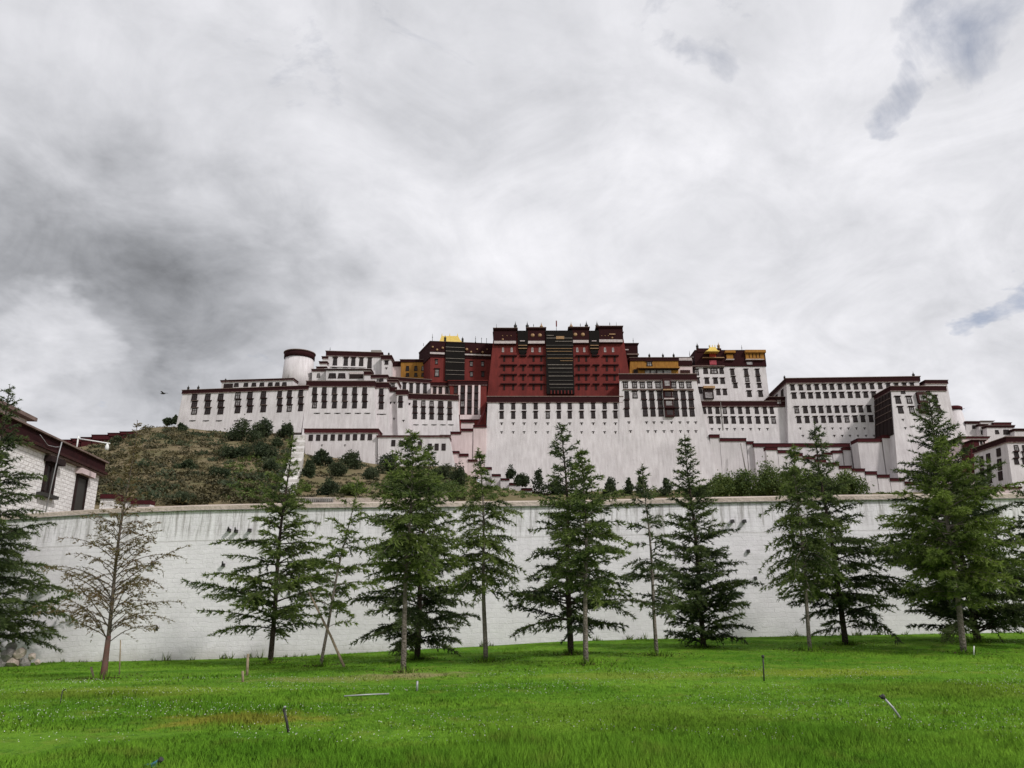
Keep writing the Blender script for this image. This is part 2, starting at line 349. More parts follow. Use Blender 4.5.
T = np.concatenate([blades(260000, 7.6, 12.2, .06, .19, .009, 1), blades(150000, 10.6, 16, .03, .10, .012, 2), blades(150000, 16, 31.5, .03, .09, .018, 3)])
tag(tri_object('grass', T, BLADE, origin=(0, 12, 0)), 'short green lawn grass with longer blades in the foreground', 'grass', kind='stuff')
# clover heads: small white dots scattered in drifts
r_ = np.random.default_rng(5); n = 9000
y = np.sqrt(r_.uniform(9.5 ** 2, 19 ** 2, n)); x = r_.uniform(-1, 1, n) * y * .7
keep = (vnoise(x * .45, y * .9, 21) + .5 * vnoise(x * 1.5, y * 1.5, 22)) > -.04; x, y = x[keep], y[keep]; n = len(x)
p = np.stack([x, y, gz(x, y) + .05 + .03 * r_.random(n)], 1); s = (.003 + .006 * r_.random(n) ** 2)[:, None]
tri = []
for k in range(2):
    a = r_.uniform(0, 6.28, n)
    u = np.stack([np.cos(a), np.sin(a), np.zeros(n)], 1) * s; v = np.stack([np.zeros(n), np.zeros(n), np.ones(n)], 1) * s
    tri += [np.stack([p - u, p + u, p + v], 1), np.stack([p - u, p - v * .7, p + u], 1)]
tag(tri_object('clover_flowers', np.concatenate(tri), FLOWER, origin=(0, 12, 0)), 'small white clover heads dotted through the green lawn', 'flowers', kind='stuff')

# ------------------------------------------------------------------ hill behind the rampart
YP = 285.0
_h = [P(px, py, YP) for px, py in [(-700, 520), (-200, 470), (60, 446), (105, 438), (150, 427), (176, 427), (290, 437), (305, 455), (390, 466), (455, 467), (480, 484), (540, 494), (600, 491), (700, 489), (860, 494), (1024, 489), (1400, 500)]]
HX, HZ = [p.x for p in _h], [p.z for p in _h]
def hz(x, y):
    x = np.asarray(x, float); y = np.asarray(y, float)
    xx = x * (1 + .0 * y)
    zp = np.interp(xx * YP / np.maximum(y, 110), HX, HZ)
    foot = ztop(np.clip(x, -60, 60)) - .45
    t = np.clip((y - 37) / (YP - 37), 0, 1); t = t * (.85 + .15 * t)
    back = np.clip((y - 430) / 400, 0, 1)
    rough = (1.8 * vnoise(x * .06, y * .06, 1) + .9 * vnoise(x * .17, y * .17, 2) + .5 * vnoise(x * .4, y * .4, 5)) * np.clip((y - 40) / 60, 0, 1) * np.clip((300 - y) / 40, 0, 1)
    return (foot + (zp - foot) * t + rough) * (1 - back * back * (3 - 2 * back)) - back * 4
HILLM = mat('hill_soil', (.185, .140, .085), .95, .1, vscale=.09, color2=(.10, .095, .042), bump=1.0, bscale=.8)
xs = np.concatenate([np.linspace(-2500, -330, 10), np.linspace(-320, 320, 260), np.linspace(330, 2500, 10)])
ys = np.concatenate([np.linspace(32.35, 60, 16), np.linspace(62, 300, 130), np.linspace(310, 900, 24), [1500, 3000]])
hill = tag(grid_object('hill', xs, ys, hz, HILLM), kind='structure')
def on_hill(px, py, y0=36., y1=330., step=.25):
    r = ray(px, py); Y = np.arange(y0, y1, step); s = Y / r.y
    q = np.where(CAM.z + r.z * s <= hz(r.x * s, Y))[0]
    Yh = Y[q[0]] if len(q) else y1
    return CAM + r * (Yh / r.y)

# ------------------------------------------------------------------ the rampart below the hill
def rampart_mat():
    global nt
    m = bpy.data.materials.new('rampart_whitewash'); m.use_nodes = True; nt = m.node_tree; nt.nodes.clear()
    o = N('ShaderNodeOutputMaterial'); p = N('ShaderNodeBsdfPrincipled'); p.inputs['Roughness'].default_value = .92; p.inputs['Specular IOR Level'].default_value = .1
    uv = N('ShaderNodeUVMap', uv_map='wall_metres'); sx = N('ShaderNodeSeparateXYZ'); L(uv.outputs[0], sx.inputs[0]); U_, V_ = sx.outputs[0], sx.outputs[1]
    def nz(s, det=6, ro=.6, sc=(1, 1, 1)):
        mp = N('ShaderNodeMapping'); mp.inputs['Scale'].default_value = sc; L(uv.outputs[0], mp.inputs[0])
        n = N('ShaderNodeTexNoise'); n.inputs['Scale'].default_value = s; n.inputs['Detail'].default_value = det; n.inputs['Roughness'].default_value = ro; L(mp.outputs[0], n.inputs['Vector']); return n.outputs['Fac']
    def rng_(v, a, c, d=0., e=1.):
        x = N('ShaderNodeMapRange', interpolation_type='SMOOTHSTEP'); L(v, x.inputs[0]); x.inputs[1].default_value = a; x.inputs[2].default_value = c; x.inputs[3].default_value = d; x.inputs[4].default_value = e; return x.outputs[0]
    def mixc(f, a, c):
        x = N('ShaderNodeMix', data_type='RGBA'); L(f, x.inputs['Factor'])
        for k, vv in (('A', a), ('B', c)):
            if isinstance(vv, tuple): x.inputs[k].default_value = (*vv, 1)
            else: L(vv, x.inputs[k])
        return x.outputs['Result']
    wn = N('ShaderNodeTexNoise'); wn.inputs['Scale'].default_value = 1.7; wn.inputs['Detail'].default_value = 4; L(uv.outputs[0], wn.inputs['Vector'])
    wv = N('ShaderNodeVectorMath', operation='MULTIPLY_ADD'); L(wn.outputs['Color'], wv.inputs[0]); wv.inputs[1].default_value = (.55, .22, 0); L(uv.outputs[0], wv.inputs[2])
    bt = N('ShaderNodeTexBrick'); L(wv.outputs[0], bt.inputs['Vector']); bt.inputs['Scale'].default_value = 1; bt.inputs['Brick Width'].default_value = .40; bt.inputs['Row Height'].default_value = .19
    bt.inputs['Mortar Size'].default_value = .012; bt.inputs['Mortar Smooth'].default_value = .6; bt.inputs['Color1'].default_value = (.775, .74, .765, 1); bt.inputs['Color2'].default_value = (.735, .70, .725, 1); bt.inputs['Mortar'].default_value = (.685, .655, .675, 1)
    bt.offset_frequency = 2; bt.squash = 1.3; bt.squash_frequency = 3
    c = mixc(M('MULTIPLY', rng_(nz(.55, 8, .65), .42, .68), .55), bt.outputs['Color'], (.62, .59, .605))
    c = mixc(M('MULTIPLY', rng_(nz(2.2, 7, .7), .48, .68), .6), c, (.85, .815, .84))
    # rain streaks: two drips fields, both hanging from the coping and dying out lower down
    drip = nz(3.6, 5, .75, (1, .06, 1)); top = rng_(M('ADD', V_, M('MULTIPLY', nz(5, 3, .6, (1, .02, 1)), .9)), -.95, -.35); c = mixc(M('MULTIPLY', M('MULTIPLY', rng_(drip, .45, .60), top), M('MULTIPLY', rng_(nz(.16, 3), .30, .50, .35, 1.), .72)), c, (.27, .25, .235))
    drip2 = nz(1.1, 6, .7, (1, .045, 1)); c = mixc(M('MULTIPLY', M('MULTIPLY', rng_(drip2, .52, .7), rng_(V_, -4.5, -.5)), .35), c, (.42, .40, .39))
    # lime drips painted over the upper band
    lime = nz(3.1, 5, .7, (1, .10, 1)); c = mixc(M('MULTIPLY', M('MULTIPLY', rng_(lime, .48, .6), rng_(M('ADD', V_, M('MULTIPLY', drip2, .9)), -1.15, -.6)), .55), c, (.87, .84, .865))
    joint = M('MULTIPLY', rng_(M('ABSOLUTE', M('ADD', V_, M('ADD', 1.22, M('MULTIPLY', nz(.4), .12)))), .05, .0), .4); c = mixc(joint, c, (.34, .31, .29))
    foot = M('MULTIPLY', rng_(M('ADD', V_, M('MULTIPLY', nz(1.5, 5), 1.2)), -4.6, -5.4), .45); c = mixc(foot, c, (.34, .31, .27))
    L(c, p.inputs['Base Color'])
    hgt = M('ADD', M('MULTIPLY', bt.outputs['Fac'], -.45), M('MULTIPLY', nz(7, 6, .7), 1.1))
    bp = N('ShaderNodeBump'); bp.inputs['Strength'].default_value = .38; bp.inputs['Distance'].default_value = .05; L(hgt, bp.inputs['Height']); L(bp.outputs[0], p.inputs['Normal'])
    L(p.outputs[0], o.inputs[0]); return m
RAMP = rampart_mat()
wx = np.linspace(-70, 70, 281)
bm_v, bm_f, uvs = [], [], []
rows = 8
for i, x in enumerate(wx):
    zb, zt = float(zbase(np.clip(x, -46, 46))) - .6, float(ztop(np.clip(x, -46, 46)))
    for j in range(rows + 1):
        t = j / rows; z = zb + (zt - zb) * t
        wob = .05 * float(vnoise(np.array(x * .5), np.array(z * .9), 8))
        bm_v.append((x, YW - .35 * (1 - t) + wob * (1 if 0 < j < rows else .3), z)); uvs.append((x, z - zt))
    bm_v.append((x, YW + .9, zt)); uvs.append((x, .9)); bm_v.append((x, YW + .9, zb)); uvs.append((x, zb - zt))
K = rows + 3
for i in range(len(wx) - 1):
    for j in range(K - 1): bm_f.append((i * K + j, (i + 1) * K + j, (i + 1) * K + j + 1, i * K + j + 1))
bm_f.append(tuple(range(K))[::-1]); bm_f.append(tuple((len(wx) - 1) * K + j for j in range(K)))
me = bpy.data.meshes.new('rampart_wall'); me.from_pydata(bm_v, [], bm_f); me.materials.append(RAMP)
ul = me.uv_layers.new(name='wall_metres'); idx = np.zeros(len(me.loops), int); me.loops.foreach_get('vertex_index', idx)
ul.data.foreach_set('uv', np.array(uvs)[idx].reshape(-1)); me.update()
RW = thing('rampart_wall', 'long whitewashed rampart wall of painted stone along the lawn below the hill', 'wall', (0, YW, 0))
place('wall_face', me, (0, 0, 0), RW)
cp = MB()
for i in range(len(wx) - 1):
    a, c = float(ztop(np.clip(wx[i], -46, 46))), float(ztop(np.clip(wx[i + 1], -46, 46))); x0, x1 = wx[i], wx[i + 1]
    j0, j1 = [.03 * float(vnoise(np.array(q * 1.3), np.array(.5), 9)) for q in (x0, x1)]
    cp.hexa([(x0, YW - .07 + j0, a + .003), (x1, YW - .07 + j1, c + .003), (x1, YW + 1.1, c + .003), (x0, YW + 1.1, a + .003), (x0, YW - .06 + j0, a + .16 + j0), (x1, YW - .06 + j1, c + .16 + j1), (x1, YW + 1.1, c + .36), (x0, YW + 1.1, a + .36)])
cp.build('coping', COPING, RW)
lip = MB()
for i in range(0, len(wx) - 1):
    a, c = float(ztop(np.clip(wx[i], -46, 46))), float(ztop(np.clip(wx[i + 1], -46, 46))); x0, x1 = wx[i], wx[i + 1]
    lip.hexa([(x0, YW - .11, a - .03), (x1, YW - .11, c - .03), (x1, YW - .01, c - .03), (x0, YW - .01, a - .03), (x0, YW - .11, a), (x1, YW - .11, c), (x1, YW - .01, c), (x0, YW - .01, a)])
lip.build('slate_drip_course', GREYW, RW)
for px, py in [(228.5, 530), (235.5, 531), (249, 530), (223, 565), (152, 564), (58.5, 600), (157, 629), (341.5, 593), (289, 593), (285, 625), (748.5, 551), (755.5, 578), (763, 608), (733, 521), (745, 521), (289, 623)]:
    q = P(px, py, YW - .22); d = MB()
    d.hexa([q + Vector(k) for k in [(-.06, -.04, -.07), (.06, -.04, -.07), (.06, .4, -.05), (-.06, .4, -.05), (-.05, -.03, .06), (.05, -.03, .06), (.05, .4, .07), (-.05, .4, .07)]])
    if px < 240: d.tube([q + Vector((.0, -.03, .02)), q + Vector((random.uniform(.0, .06), -.10, .10 + .05 * random.random())), q + Vector((random.uniform(.02, .12), -.1, .02))], [.035, .03, .012], 5)
    d.build('drain_spout', IRON, RW)

# ------------------------------------------------------------------ palace building kit
LEDGE = mat('beam_end_row', (.40, .30, .29), .9, .1, vscale=1.6, color2=(.10, .04, .04))
class Face:
    """a wall plane: px/py rays land on it; u along, v up, n outward"""
    def __init__(s, tl, tr, bl):
        s.o = Vector(tl); s.u = (Vector(tr) - Vector(tl)).normalized(); d = Vector(tl) - Vector(bl)
        s.n = s.u.cross(d).normalized(); s.v = s.n.cross(s.u).normalized()
    def hit(s, px, py):
        r = ray(px, py); t = (s.o - CAM).dot(s.n) / r.dot(s.n); return CAM + r * t
    def uv(s, px, py):
        q = s.hit(px, py) - s.o; return q.dot(s.u), q.dot(s.v)
    def rect(s, x0, y0, x1, y1):
        u0, v1 = s.uv(x0, y0); u1, v0 = s.uv(x1, y1)
        u0b, _ = s.uv(x0, y1); u1b, _ = s.uv(x1, y0)
        return (u0 + u0b) / 2, (u1 + u1b) / 2, v0, v1
class Block:
    def __init__(s, name, label, xl, xr, yt, bl, br, yb, Y, D=24, batter=.10, wall=None, fr=3.6, cat='building', ytr=None, side=.08, group=None, back=0., frieze=None, slab=TAN, dots=True, out=.35, ybr=None):
        tl = P(xl, yt, Y); Yr = Y if ytr is None else Yz(xr, ytr, tl.z); tr = P(xr, yt if ytr is None else ytr, Yr); tr.z = tl.z
        h0 = tl.z - P(bl, yb, Y).z; BL = P(bl, yb, Y - batter * h0); BR = P(br, yb if ybr is None else ybr, Yr - batter * h0); BR.z = BL.z
        s.h = tl.z - BL.z; s.tl, s.tr, s.bl, s.br = tl, tr, BL, BR
        nrm = Vector((-(tr - tl).y, (tr - tl).x, 0)).normalized()
        s.tlb, s.trb = tl + nrm * D + Vector((back, 0, 0)), tr + nrm * D + Vector((back, 0, 0))
        s.blb, s.brb = BL + nrm * (D + 2 * batter * s.h) + Vector((back, 0, 0)), BR + nrm * (D + 2 * batter * s.h) + Vector((back, 0, 0))
        s.front = Face(tl, tr, BL); s.left = Face(s.tlb, tl, s.blb); s.right = Face(tr, s.trb, BR)
        c = (BL + BR + s.blb + s.brb) / 4
        s.root = thing(name, label, cat, (c.x, c.y, BL.z), group)
        s.wallm = wall or WHITE
        m = MB(); m.hexa([BL, BR, s.brb, s.blb, tl, tr, s.trb, s.tlb]); m.build('wall', s.wallm, s.root)
        if fr:
            # fr in px: penbey band of stacked twigs, a row of pale beam ends under it, a clay roof slab over it
            f = s.front.uv(xl, yt)[1] - s.front.uv(xl, yt + fr)[1]
            f = f * s.front.v.z
            s.band('penbey_frieze', frieze or DARKRED, .02 + .09 * f, f, out)
            s.band('roof_slab', slab, -.06, .02 + .09 * f, out + .22)
            if dots:
                s.band('frieze_ledge', LEDGE, f, f + .12, out + .05)
    def sec(s, m):
        t = m / s.h; g = lambda a, b_: a + (b_ - a) * t
        return g(s.tl, s.bl), g(s.tr, s.br), g(s.trb, s.brb), g(s.tlb, s.blb)
    def band(s, name, m, m0, m1, out):
        u = (s.tr - s.tl).normalized(); n = Vector((u.y, -u.x, 0))
        def ex(c): return [c[0] - u * out + n * out, c[1] + u * out + n * out, c[2] + u * out - n * out, c[3] - u * out - n * out]
        b_ = MB(); b_.hexa(ex(s.sec(m1)) + ex(s.sec(m0))); return b_.build(name, m, s.root)
    def panel(s, name, m, x0, y0, x1, y1, proud=.3, back=.3, face=None, parent=None, taper=0.):
        f = face or s.front; u0, u1, v0, v1 = f.rect(x0, y0, x1, y1)
        b_ = MB(); b_.box(f.o, f.u, f.v, f.n, u0, u1, v0, v1, -back, proud, 0, taper); return b_.build(name, m, parent or s.root)
    def window(s, cx, y0, y1, w, pane=None, frame=None, face=None, aw=True, trap=.12, bars=True, name='window'):
        f = face or s.front; u0, u1, v0, v1 = f.rect(cx - w / 2, y0, cx + w / 2, y1); uc = (u0 + u1) / 2; W = u1 - u0; H = v1 - v0
        b_ = MB(); t = W * trap; e = W * .16; eh = min(H * .12, e * 1.6); dp = .16
        # black trapezoid surround as a ring with a recess in the middle
        A = [(uc - W / 2 - t / 2, v0), (uc + W / 2 + t / 2, v0), (uc + W / 2 - t / 2, v1), (uc - W / 2 + t / 2, v1)]
        B = [(uc - W / 2 + e, v0 + eh), (uc + W / 2 - e, v0 + eh), (uc + W / 2 - e, v1 - eh), (uc - W / 2 + e, v1 - eh)]
        g = lambda q, d: f.o + f.u * q[0] + f.v * q[1] + f.n * d
        vs = [g(q, dp) for q in A] + [g(q, dp) for q in B] + [g(q, -.1) for q in A] + [g(q, .02) for q in B]
        fs = []
        for k in range(4):
            k2 = (k + 1) % 4; fs += [(k, k2, 4 + k2, 4 + k), (8 + k2, 8 + k, 0 + k, k2)[::1], (4 + k, 4 + k2, 12 + k2, 12 + k)]
        b_.add(vs, fs); o = b_.build(name, frame or BLACK, s.root)
        p = MB(); p.box(f.o, f.u, f.v, f.n, B[0][0], B[1][0], B[0][1], B[2][1], .0, .05)
        if bars:
            q = W * .035
            p.box(f.o, f.u, f.v, f.n, uc - q, uc + q, B[0][1], B[2][1], .05, .11, 1)
            vm = B[0][1] + (B[2][1] - B[0][1]) * .62
            p.box(f.o, f.u, f.v, f.n, B[0][0], B[1][0], vm - q, vm + q, .05, .10, 1)
        p.build('pane', [pane or (PANE if random.random() > .10 else PALE), BLACK], o)
        if aw:
            a_ = MB(); hh = max(.22, H * .07)
            a_.box(f.o, f.u, f.v, f.n, uc - W * .66, uc + W * .66, v1 - hh * .2, v1 + hh * .5, -.05, .45, 0)
            a_.box(f.o, f.u, f.v, f.n, uc - W * .60, uc + W * .60, v1 - hh * 1.0, v1 - hh * .2, -.05, .36, 1)
            a_.build('awning', [TAN if random.random() > .8 else WOOD, BLACK], o)
        return o
    def row(s, xs, y0, y1, w, ytilt=0., **k):
        x0 = xs[0]
        for x in xs: d = ytilt * (x - x0); s.window(x, y0 + d, y1 + d, w, **k)
    def tall(s, xs, y0, y1, w, n=2, ytilt=0., **k):           # one bay of n storeys, one window on top of another
        for x in xs:
            d = ytilt * (x - xs[0])
            for i in range(n): s.window(x, y0 + d + (y1 - y0) * i / n + .12, y0 + d + (y1 - y0) * (i + 1) / n - .12, w, trap=.06, aw=(i > 0 or k.get('aw1', False)), pane=k.get('pane'))
    def vents(s, xs, y, w=.9, h=2.0, face=None):
        f = face or s.front
        for x in xs:
            u0, u1, v0, v1 = f.rect(x - w / 2, y, x + w / 2, y + h); W = u1 - u0; b_ = MB()
            b_.box(f.o, f.u, f.v, f.n, u0 - W * .5, u1 + W * .5, v1 - .16, v1, -.05, .22); b_.box(f.o, f.u, f.v, f.n, u0 + W * .15, u1 - W * .15, v0, v1 - .16, -.05, .07)
            b_.build('vent', BLACK, s.root)
    def finial(s, px, py, y0, kind='dark', Yoff=2.):
        """victory banner / trident on the roof: foot at (px,py), top at y0"""
        Yf = s.tl.y + Yoff; q = P(px, py, Yf); q.z = s.tl.z - .2; h = P(px, y0, Yf).z - q.z; b_ = MB()
        if kind == 'pole': b_.lathe(q, [(.10, 0), (.09, h * .75), (.16, h * .78), (.16, h * .84), (.03, h)], 6); m = IRON
        elif kind == 'thin': b_.lathe(q, [(.12, 0), (.30, .05 * h), (.26, h * .18), (.12, h * .24), (.10, h * .55), (.24, h * .6), (.1, h * .66), (.05, h * .95), (.01, h)], 7); m = IRON
        else:
            r = .075 * h + .22
            b_.lathe(q, [(r * .35, 0), (r * .35, h * .12), (r * .85, h * .15), (r, h * .2), (r, h * .58), (r * 1.12, h * .6), (r * 1.12, h * .66), (r * .5, h * .7), (r * .45, h * .78), (r * .3, h * .8), (r * .12, h * .9), (.02, h)], 9)
            m = {'dark': IRON, 'gold': DULLGOLD}[kind]
        b_.build('roof_finial', m, s.root)
    def medallion(s, px, py, r, m=None):
        f = s.front; q = f.hit(px, py); R_ = (f.hit(px + r, py) - q).length; b_ = MB()
        b_.tube([q + f.n * .5, q + f.n * .95, q + f.n * 1.05], [R_, R_ * .9, R_ * .3], 12); b_.build('medallion', m or DULLGOLD, s.root)
def roof_hip(b_, x0, x1, y0, y1, xr0, xr1, Y, D, m=GOLD, name='gilded_roof'):
    """curved hipped roof: eaves x0..x1 at y1, ridge xr0..xr1 at y0"""
    e0, e1 = P(x0, y1, Y), P(x1, y1, Y); r0 = P(xr0, y0, Y + D / 2); r1 = P(xr1, y0, Y + D / 2); z0 = e0.z; z1 = r0.z
    k = MB(); rings = []
    for t in (0, .25, .55, 1):
        c = t; zz_ = z0 + (z1 - z0) * (t * t * .55 + t * .45)
        g = lambda a, c_: a + (c_ - a) * c
        X0, X1 = g(e0.x, r0.x), g(e1.x, r1.x); Y0, Y1 = g(Y, Y + D / 2 - .3), g(Y + D, Y + D / 2 + .3)
        rings.append([(X0, Y0, zz_), (X1, Y0, zz_), (X1, Y1, zz_), (X0, Y1, zz_)])
    for a, c in zip(rings, rings[1:]): k.add(a + c, [(0, 1, 5, 4), (1, 2, 6, 5), (2, 3, 7, 6), (3, 0, 4, 7)])
    k.add(rings[0], [(3, 2, 1, 0)]); k.add(rings[-1], [(0, 1, 2, 3)])
    k.box(Vector((0, 0, 0)), Vector((1, 0, 0)), Vector((0, 0, 1)), Vector((0, -1, 0)), e0.x - .3, e1.x + .3, z0 - .35, z0 - .003, -(Y + D + .3), -(Y - .3))
    for X in (r0.x + .2, (r0.x + r1.x) / 2, r1.x - .2): k.lathe((X, Y + D / 2, z1 - .05), [(.25, 0), (.3, .3), (.1, .5), (.18, .8), (.03, 1.4)], 6)
    return k.build(name, m, b_.root)
def lin(a, c, n): return [a + (c - a) * i / (n - 1) for i in range(n)]

# ------------------------------------------------------------------ the palace, from west to east
# far west wing
A = Block('white_wing', 'white battered west wing with nine tall dark window bays, left end of the palace', 183.5, 308, 390.2, 174, 300, 436, 302.4, D=20, ytr=385.6, fr=3.6, batter=.10)
A.tall([194.5, 207.8, 220.8], 394.0, 414.6, 5.4, 3, ytilt=-.012); A.tall([237.8, 250, 263.5], 392.4, 413.2, 5.2, 3, ytilt=-.04); A.tall([279.7, 289.5, 300.8], 391, 412.4, 4.6, 3, ytilt=-.06)
A.vents([192.5, 206, 219, 237, 249, 262], 420.5, 3, .9)
A.finial(188, 391, 385, 'dark'); A.finial(198, 391, 384.5, 'dark')
AA = Block('rooftop_house', 'low white house with a row of small windows on the west wing roof', 221.7, 293, 380.5, 221, 293, 395, 316, D=12, ytr=378.3, fr=1.6, batter=.03)
AA.row([236.5, 246, 254, 262, 270.5, 277.5, 284.5], 383.2, 386.8, 4.4, ytilt=-.02, aw=False); AA.panel('shed_front', BLACK, 224, 384, 233, 388, .25)
AA.finial(225.5, 381, 377.8, 'dark'); AA.finial(288, 379.5, 375, 'thin')
# round tower
t0 = P(296.0, 348.8, 318); rt = (P(313.6, 352, 318).x - P(298.7, 352, 318).x) * .97; tb = P(298, 392, 318).z
TW = thing('round_tower', 'round white tower with a dark cap band on the west side of the palace', 'tower', (t0.x, 318 + rt, tb))
hh = t0.z - tb; m = MB(); m.lathe((t0.x, 318 + rt, tb), [(rt * 1.13, 0), (rt * .985, hh - 3.0)], 40); m.build('wall', WHITE, TW)
m = MB(); m.lathe((t0.x, 318 + rt, tb), [(rt * .9, hh - 3.2), (rt * 1.01, hh - 3.0), (rt * 1.05, hh - 2.9), (rt * 1.05, hh - .5), (rt * .9, hh - .3)], 40); m.build('penbey_frieze', DARKRED, TW)
m = MB(); m.lathe((t0.x, 318 + rt, tb), [(rt * .95, hh - .5), (rt * 1.1, hh - .48), (rt * 1.1, hh - .1), (rt * .8, hh)], 40); m.build('roof_slab', TAN, TW)
# upper west house with its stepped side
H = Block('white_house', 'upper white house with flat dark roof edge and five windows beside the round tower', 326.8, 382, 351, 326, 383, 384, 326, D=16, fr=4.6, batter=.05, ytr=352.6)
H.row([335, 345.8, 353.3, 361.3, 369.7], 357.2, 368.6, 4.2, pane=PANE); H.panel('balcony', WHITE, 331, 366.2, 366, 368.2, .9)
H.finial(330, 351, 347, 'thin')
m = MB(); a = P(371, 350, 330); c = P(381, 353, 330); m.abox(a.x, c.x, 330, 334, c.z, a.z); m.build('roof_vent_box', GREYW, H.root)
H2 = Block('white_turret', 'narrow white turret with two tiny windows joined to the upper white house', 381.8, 390.8, 355.4, 381.5, 391.5, 384, 325, D=12, fr=4, batter=.05)
H2.window(386.6, 360.8, 364.6, 3.6); H2.vents([386.4], 367.6, 1.3, 1.8); H2.finial(388.7, 356, 351.5, 'dark')
for i, (x0, x1, yt, Y) in enumerate([(322.5, 327.2, 356.5, 325), (319.8, 326.6, 361.5, 323), (317, 326, 366.8, 321), (312.2, 326, 369.2, 319.5)]):
    s = Block('stair_turret', ['topmost stepped white turret left of the upper white house', 'second stepped white turret from the top beside the upper white house', 'third stepped white turret from the top beside the upper white house', 'lowest stepped white turret beside the round tower'][i], x0, x1, yt, x0 - .5, x1, 384, Y, D=6, fr=2.0, batter=.02, out=.25)
    if i > 1: s.window((x0 + x1) / 2 - .5, 371.5 + (i - 2) * 2, 375.5 + (i - 2) * 2, 3, aw=False)
HL = Block('terrace_house', 'low white terrace house with wide windows below the upper white house', 326, 370.5, 369, 326, 371, 384, 317, D=6, fr=1.4, batter=.02, slab=WHITE, dots=False)
HL.row([332.4, 341.8], 373.2, 378.4, 7.2, aw=False, pane=PANE); HL.panel('wide_window', BLACK, 349.5, 373.8, 363, 378.6, .2); HL.panel('window_cloth', CLOTH, 349.5, 372.4, 363, 374.3, .35)
HR = Block('stair_turret', 'small white turret with a dark cap right of the low terrace house', 364.5, 370.5, 371.5, 364, 371, 386, 315, D=6, fr=3.4, batter=.02, out=.25)
# middle white block and its neighbours
B = Block('white_wing', 'white block with six tall window bays above the low nine window house', 307.5, 374, 381, 298, 377.5, 470, 296, D=24, fr=5.4, batter=.10)
B.tall([314.7, 324.3, 334.5, 344.7, 354.7, 364.7], 387.2, 408.4, 4.6, 3); B.vents([317, 327.5, 337.5, 348, 358, 367.5], 413, 3.0, .9)
Dd = Block('white_turret', 'white turret with one tall window bay right of the six bay block', 374, 387.6, 382.5, 376.6, 391, 470, 299, D=20, fr=5.2, batter=.10)
Dd.tall([381.3], 388.5, 409.4, 4.4, 3); Dd.vents([381.6], 414, 4.6, .9); Dd.window(381.5, 378.2, 381.6, 4, aw=False, name='roof_window')
D3 = Block('white_turret', 'short white turret with a dark cap and small window set behind two others', 371.6, 387, 375, 371, 387, 390, 306, D=12, fr=3.0, batter=.05); D3.window(379, 379.2, 382.4, 4.6, aw=False)
D2 = Block('white_turret', 'narrow white turret with small white framed window between two taller bays', 388, 397, 379.8, 390.5, 401, 470, 303.5, D=20, fr=2.2, batter=.10)
D2.window(392.7, 383, 386.6, 4.2, pane=PALE); D2.panel('penbey_lower', DARKRED, 388.2, 387.4, 397, 391.8, .5); D2.vents([390.5, 390.8, 394.3], 402, 1.2, 2); D2.vents([394], 418, 1.2, 2)
E = Block('white_turret', 'white stepped turret with one window bay left of the five bay block', 396.6, 406.8, 390, 398.5, 412, 470, 301, D=22, fr=4.6, batter=.10)
E.tall([400.6], 395.8, 407.8, 4.2, 2); E.vents([403.5], 420, 1.2, 2)
Fb = Block('white_wing', 'white block with five dark window bays left of the maroon window columns', 407, 457.8, 393.6, 410.6, 462, 470, 304, D=18, fr=5.2, batter=.10, ytr=395.2)
Fb.tall([415, 423.3, 431.7], 400.2, 419.2, 4.2, 3, ytilt=.03); Fb.tall([440.8], 400.8, 420.2, 5.2, 3); Fb.tall([449.7], 401.2, 420.4, 4.2, 3); Fb.vents([409, 409.7], 403, 1, 2.2); Fb.vents([416, 425, 434, 443, 451], 424.5, 2.6, .9)
G = Block('white_gallery', 'white upper gallery with six windows behind the five bay block', 388, 430.6, 376.8, 388, 431, 400, 312, D=14, fr=3.6, batter=.04, ytr=379.6, slab=TAN)
G.row([393.2, 404.4, 411.2, 418, 425], 382.4, 392.8, 3.5, ytilt=.03, trap=.05)
# yellow house
I = Block('yellow_house', 'small ochre yellow house with six dark windows left of the dark red building', 401, 428, 359.6, 400.5, 428.5, 385, 328, D=14, wall=OCHRE, fr=2.6, batter=.03, dots=False)
I.row([407.5, 415.8, 423], 366, 371, 3.2, aw=False); I.row([407.5, 415.8, 423], 373, 376.8, 3.2, aw=False)
I2 = Block('clay_house', 'plain clay coloured house between the white turret and yellow house', 390.5, 401.4, 361.5, 390.5, 401.6, 385, 330, D=12, wall=PINKW, fr=5, batter=.02, dots=False)
# dark red west building
J = Block('red_building', 'dark red building with a striped black curtain left of the main red palace', 431.2, 493, 341.3, 429, 492, 402, 318, D=16, wall=RED, fr=1.4, batter=.07, back=-5, ytr=343.8, dots=False)
J.panel('penbey_frieze', DARKRED, 430.4, 342.4, 444.8, 352.6, .55); J.panel('white_band', CLOTH, 430, 352.6, 444.6, 355, .75)
J.panel('penbey_frieze', DARKRED, 464.8, 343.6, 492, 354.3, .55); J.panel('white_band', CLOTH, 464.8, 354.3, 490.6, 356.6, .75)
J.panel('left_frieze', DARKRED, 422.5, 354, 431, 362, .3, face=J.left) if False else None
J.band('side_frieze', DARKRED, .6, 7.5, .25)
J.panel('yak_hair_curtain', YAK, 445.3, 343.2, 464.6, 382, .9)
for y in (348.2, 352.2, 359.4, 363.1, 371.3, 375.4): J.panel('curtain_stripe', STRIPE, 445.6, y - .2, 464.4, y + .2, 1.1, -.85)
J.panel('yellow_valance', DULLGOLD, 446, 343.1, 464, 343.8, 1.15, -.85)
for px, py, r in [(432.7, 347.6, 1.1), (442.6, 348.6, 1.3), (437, 350.4, 1.2), (466.7, 350, 1.5), (471, 352.6, 1.2), (477, 350, .9), (482.6, 352.8, 1.2), (487, 350, .7)]: J.medallion(px, py, r)
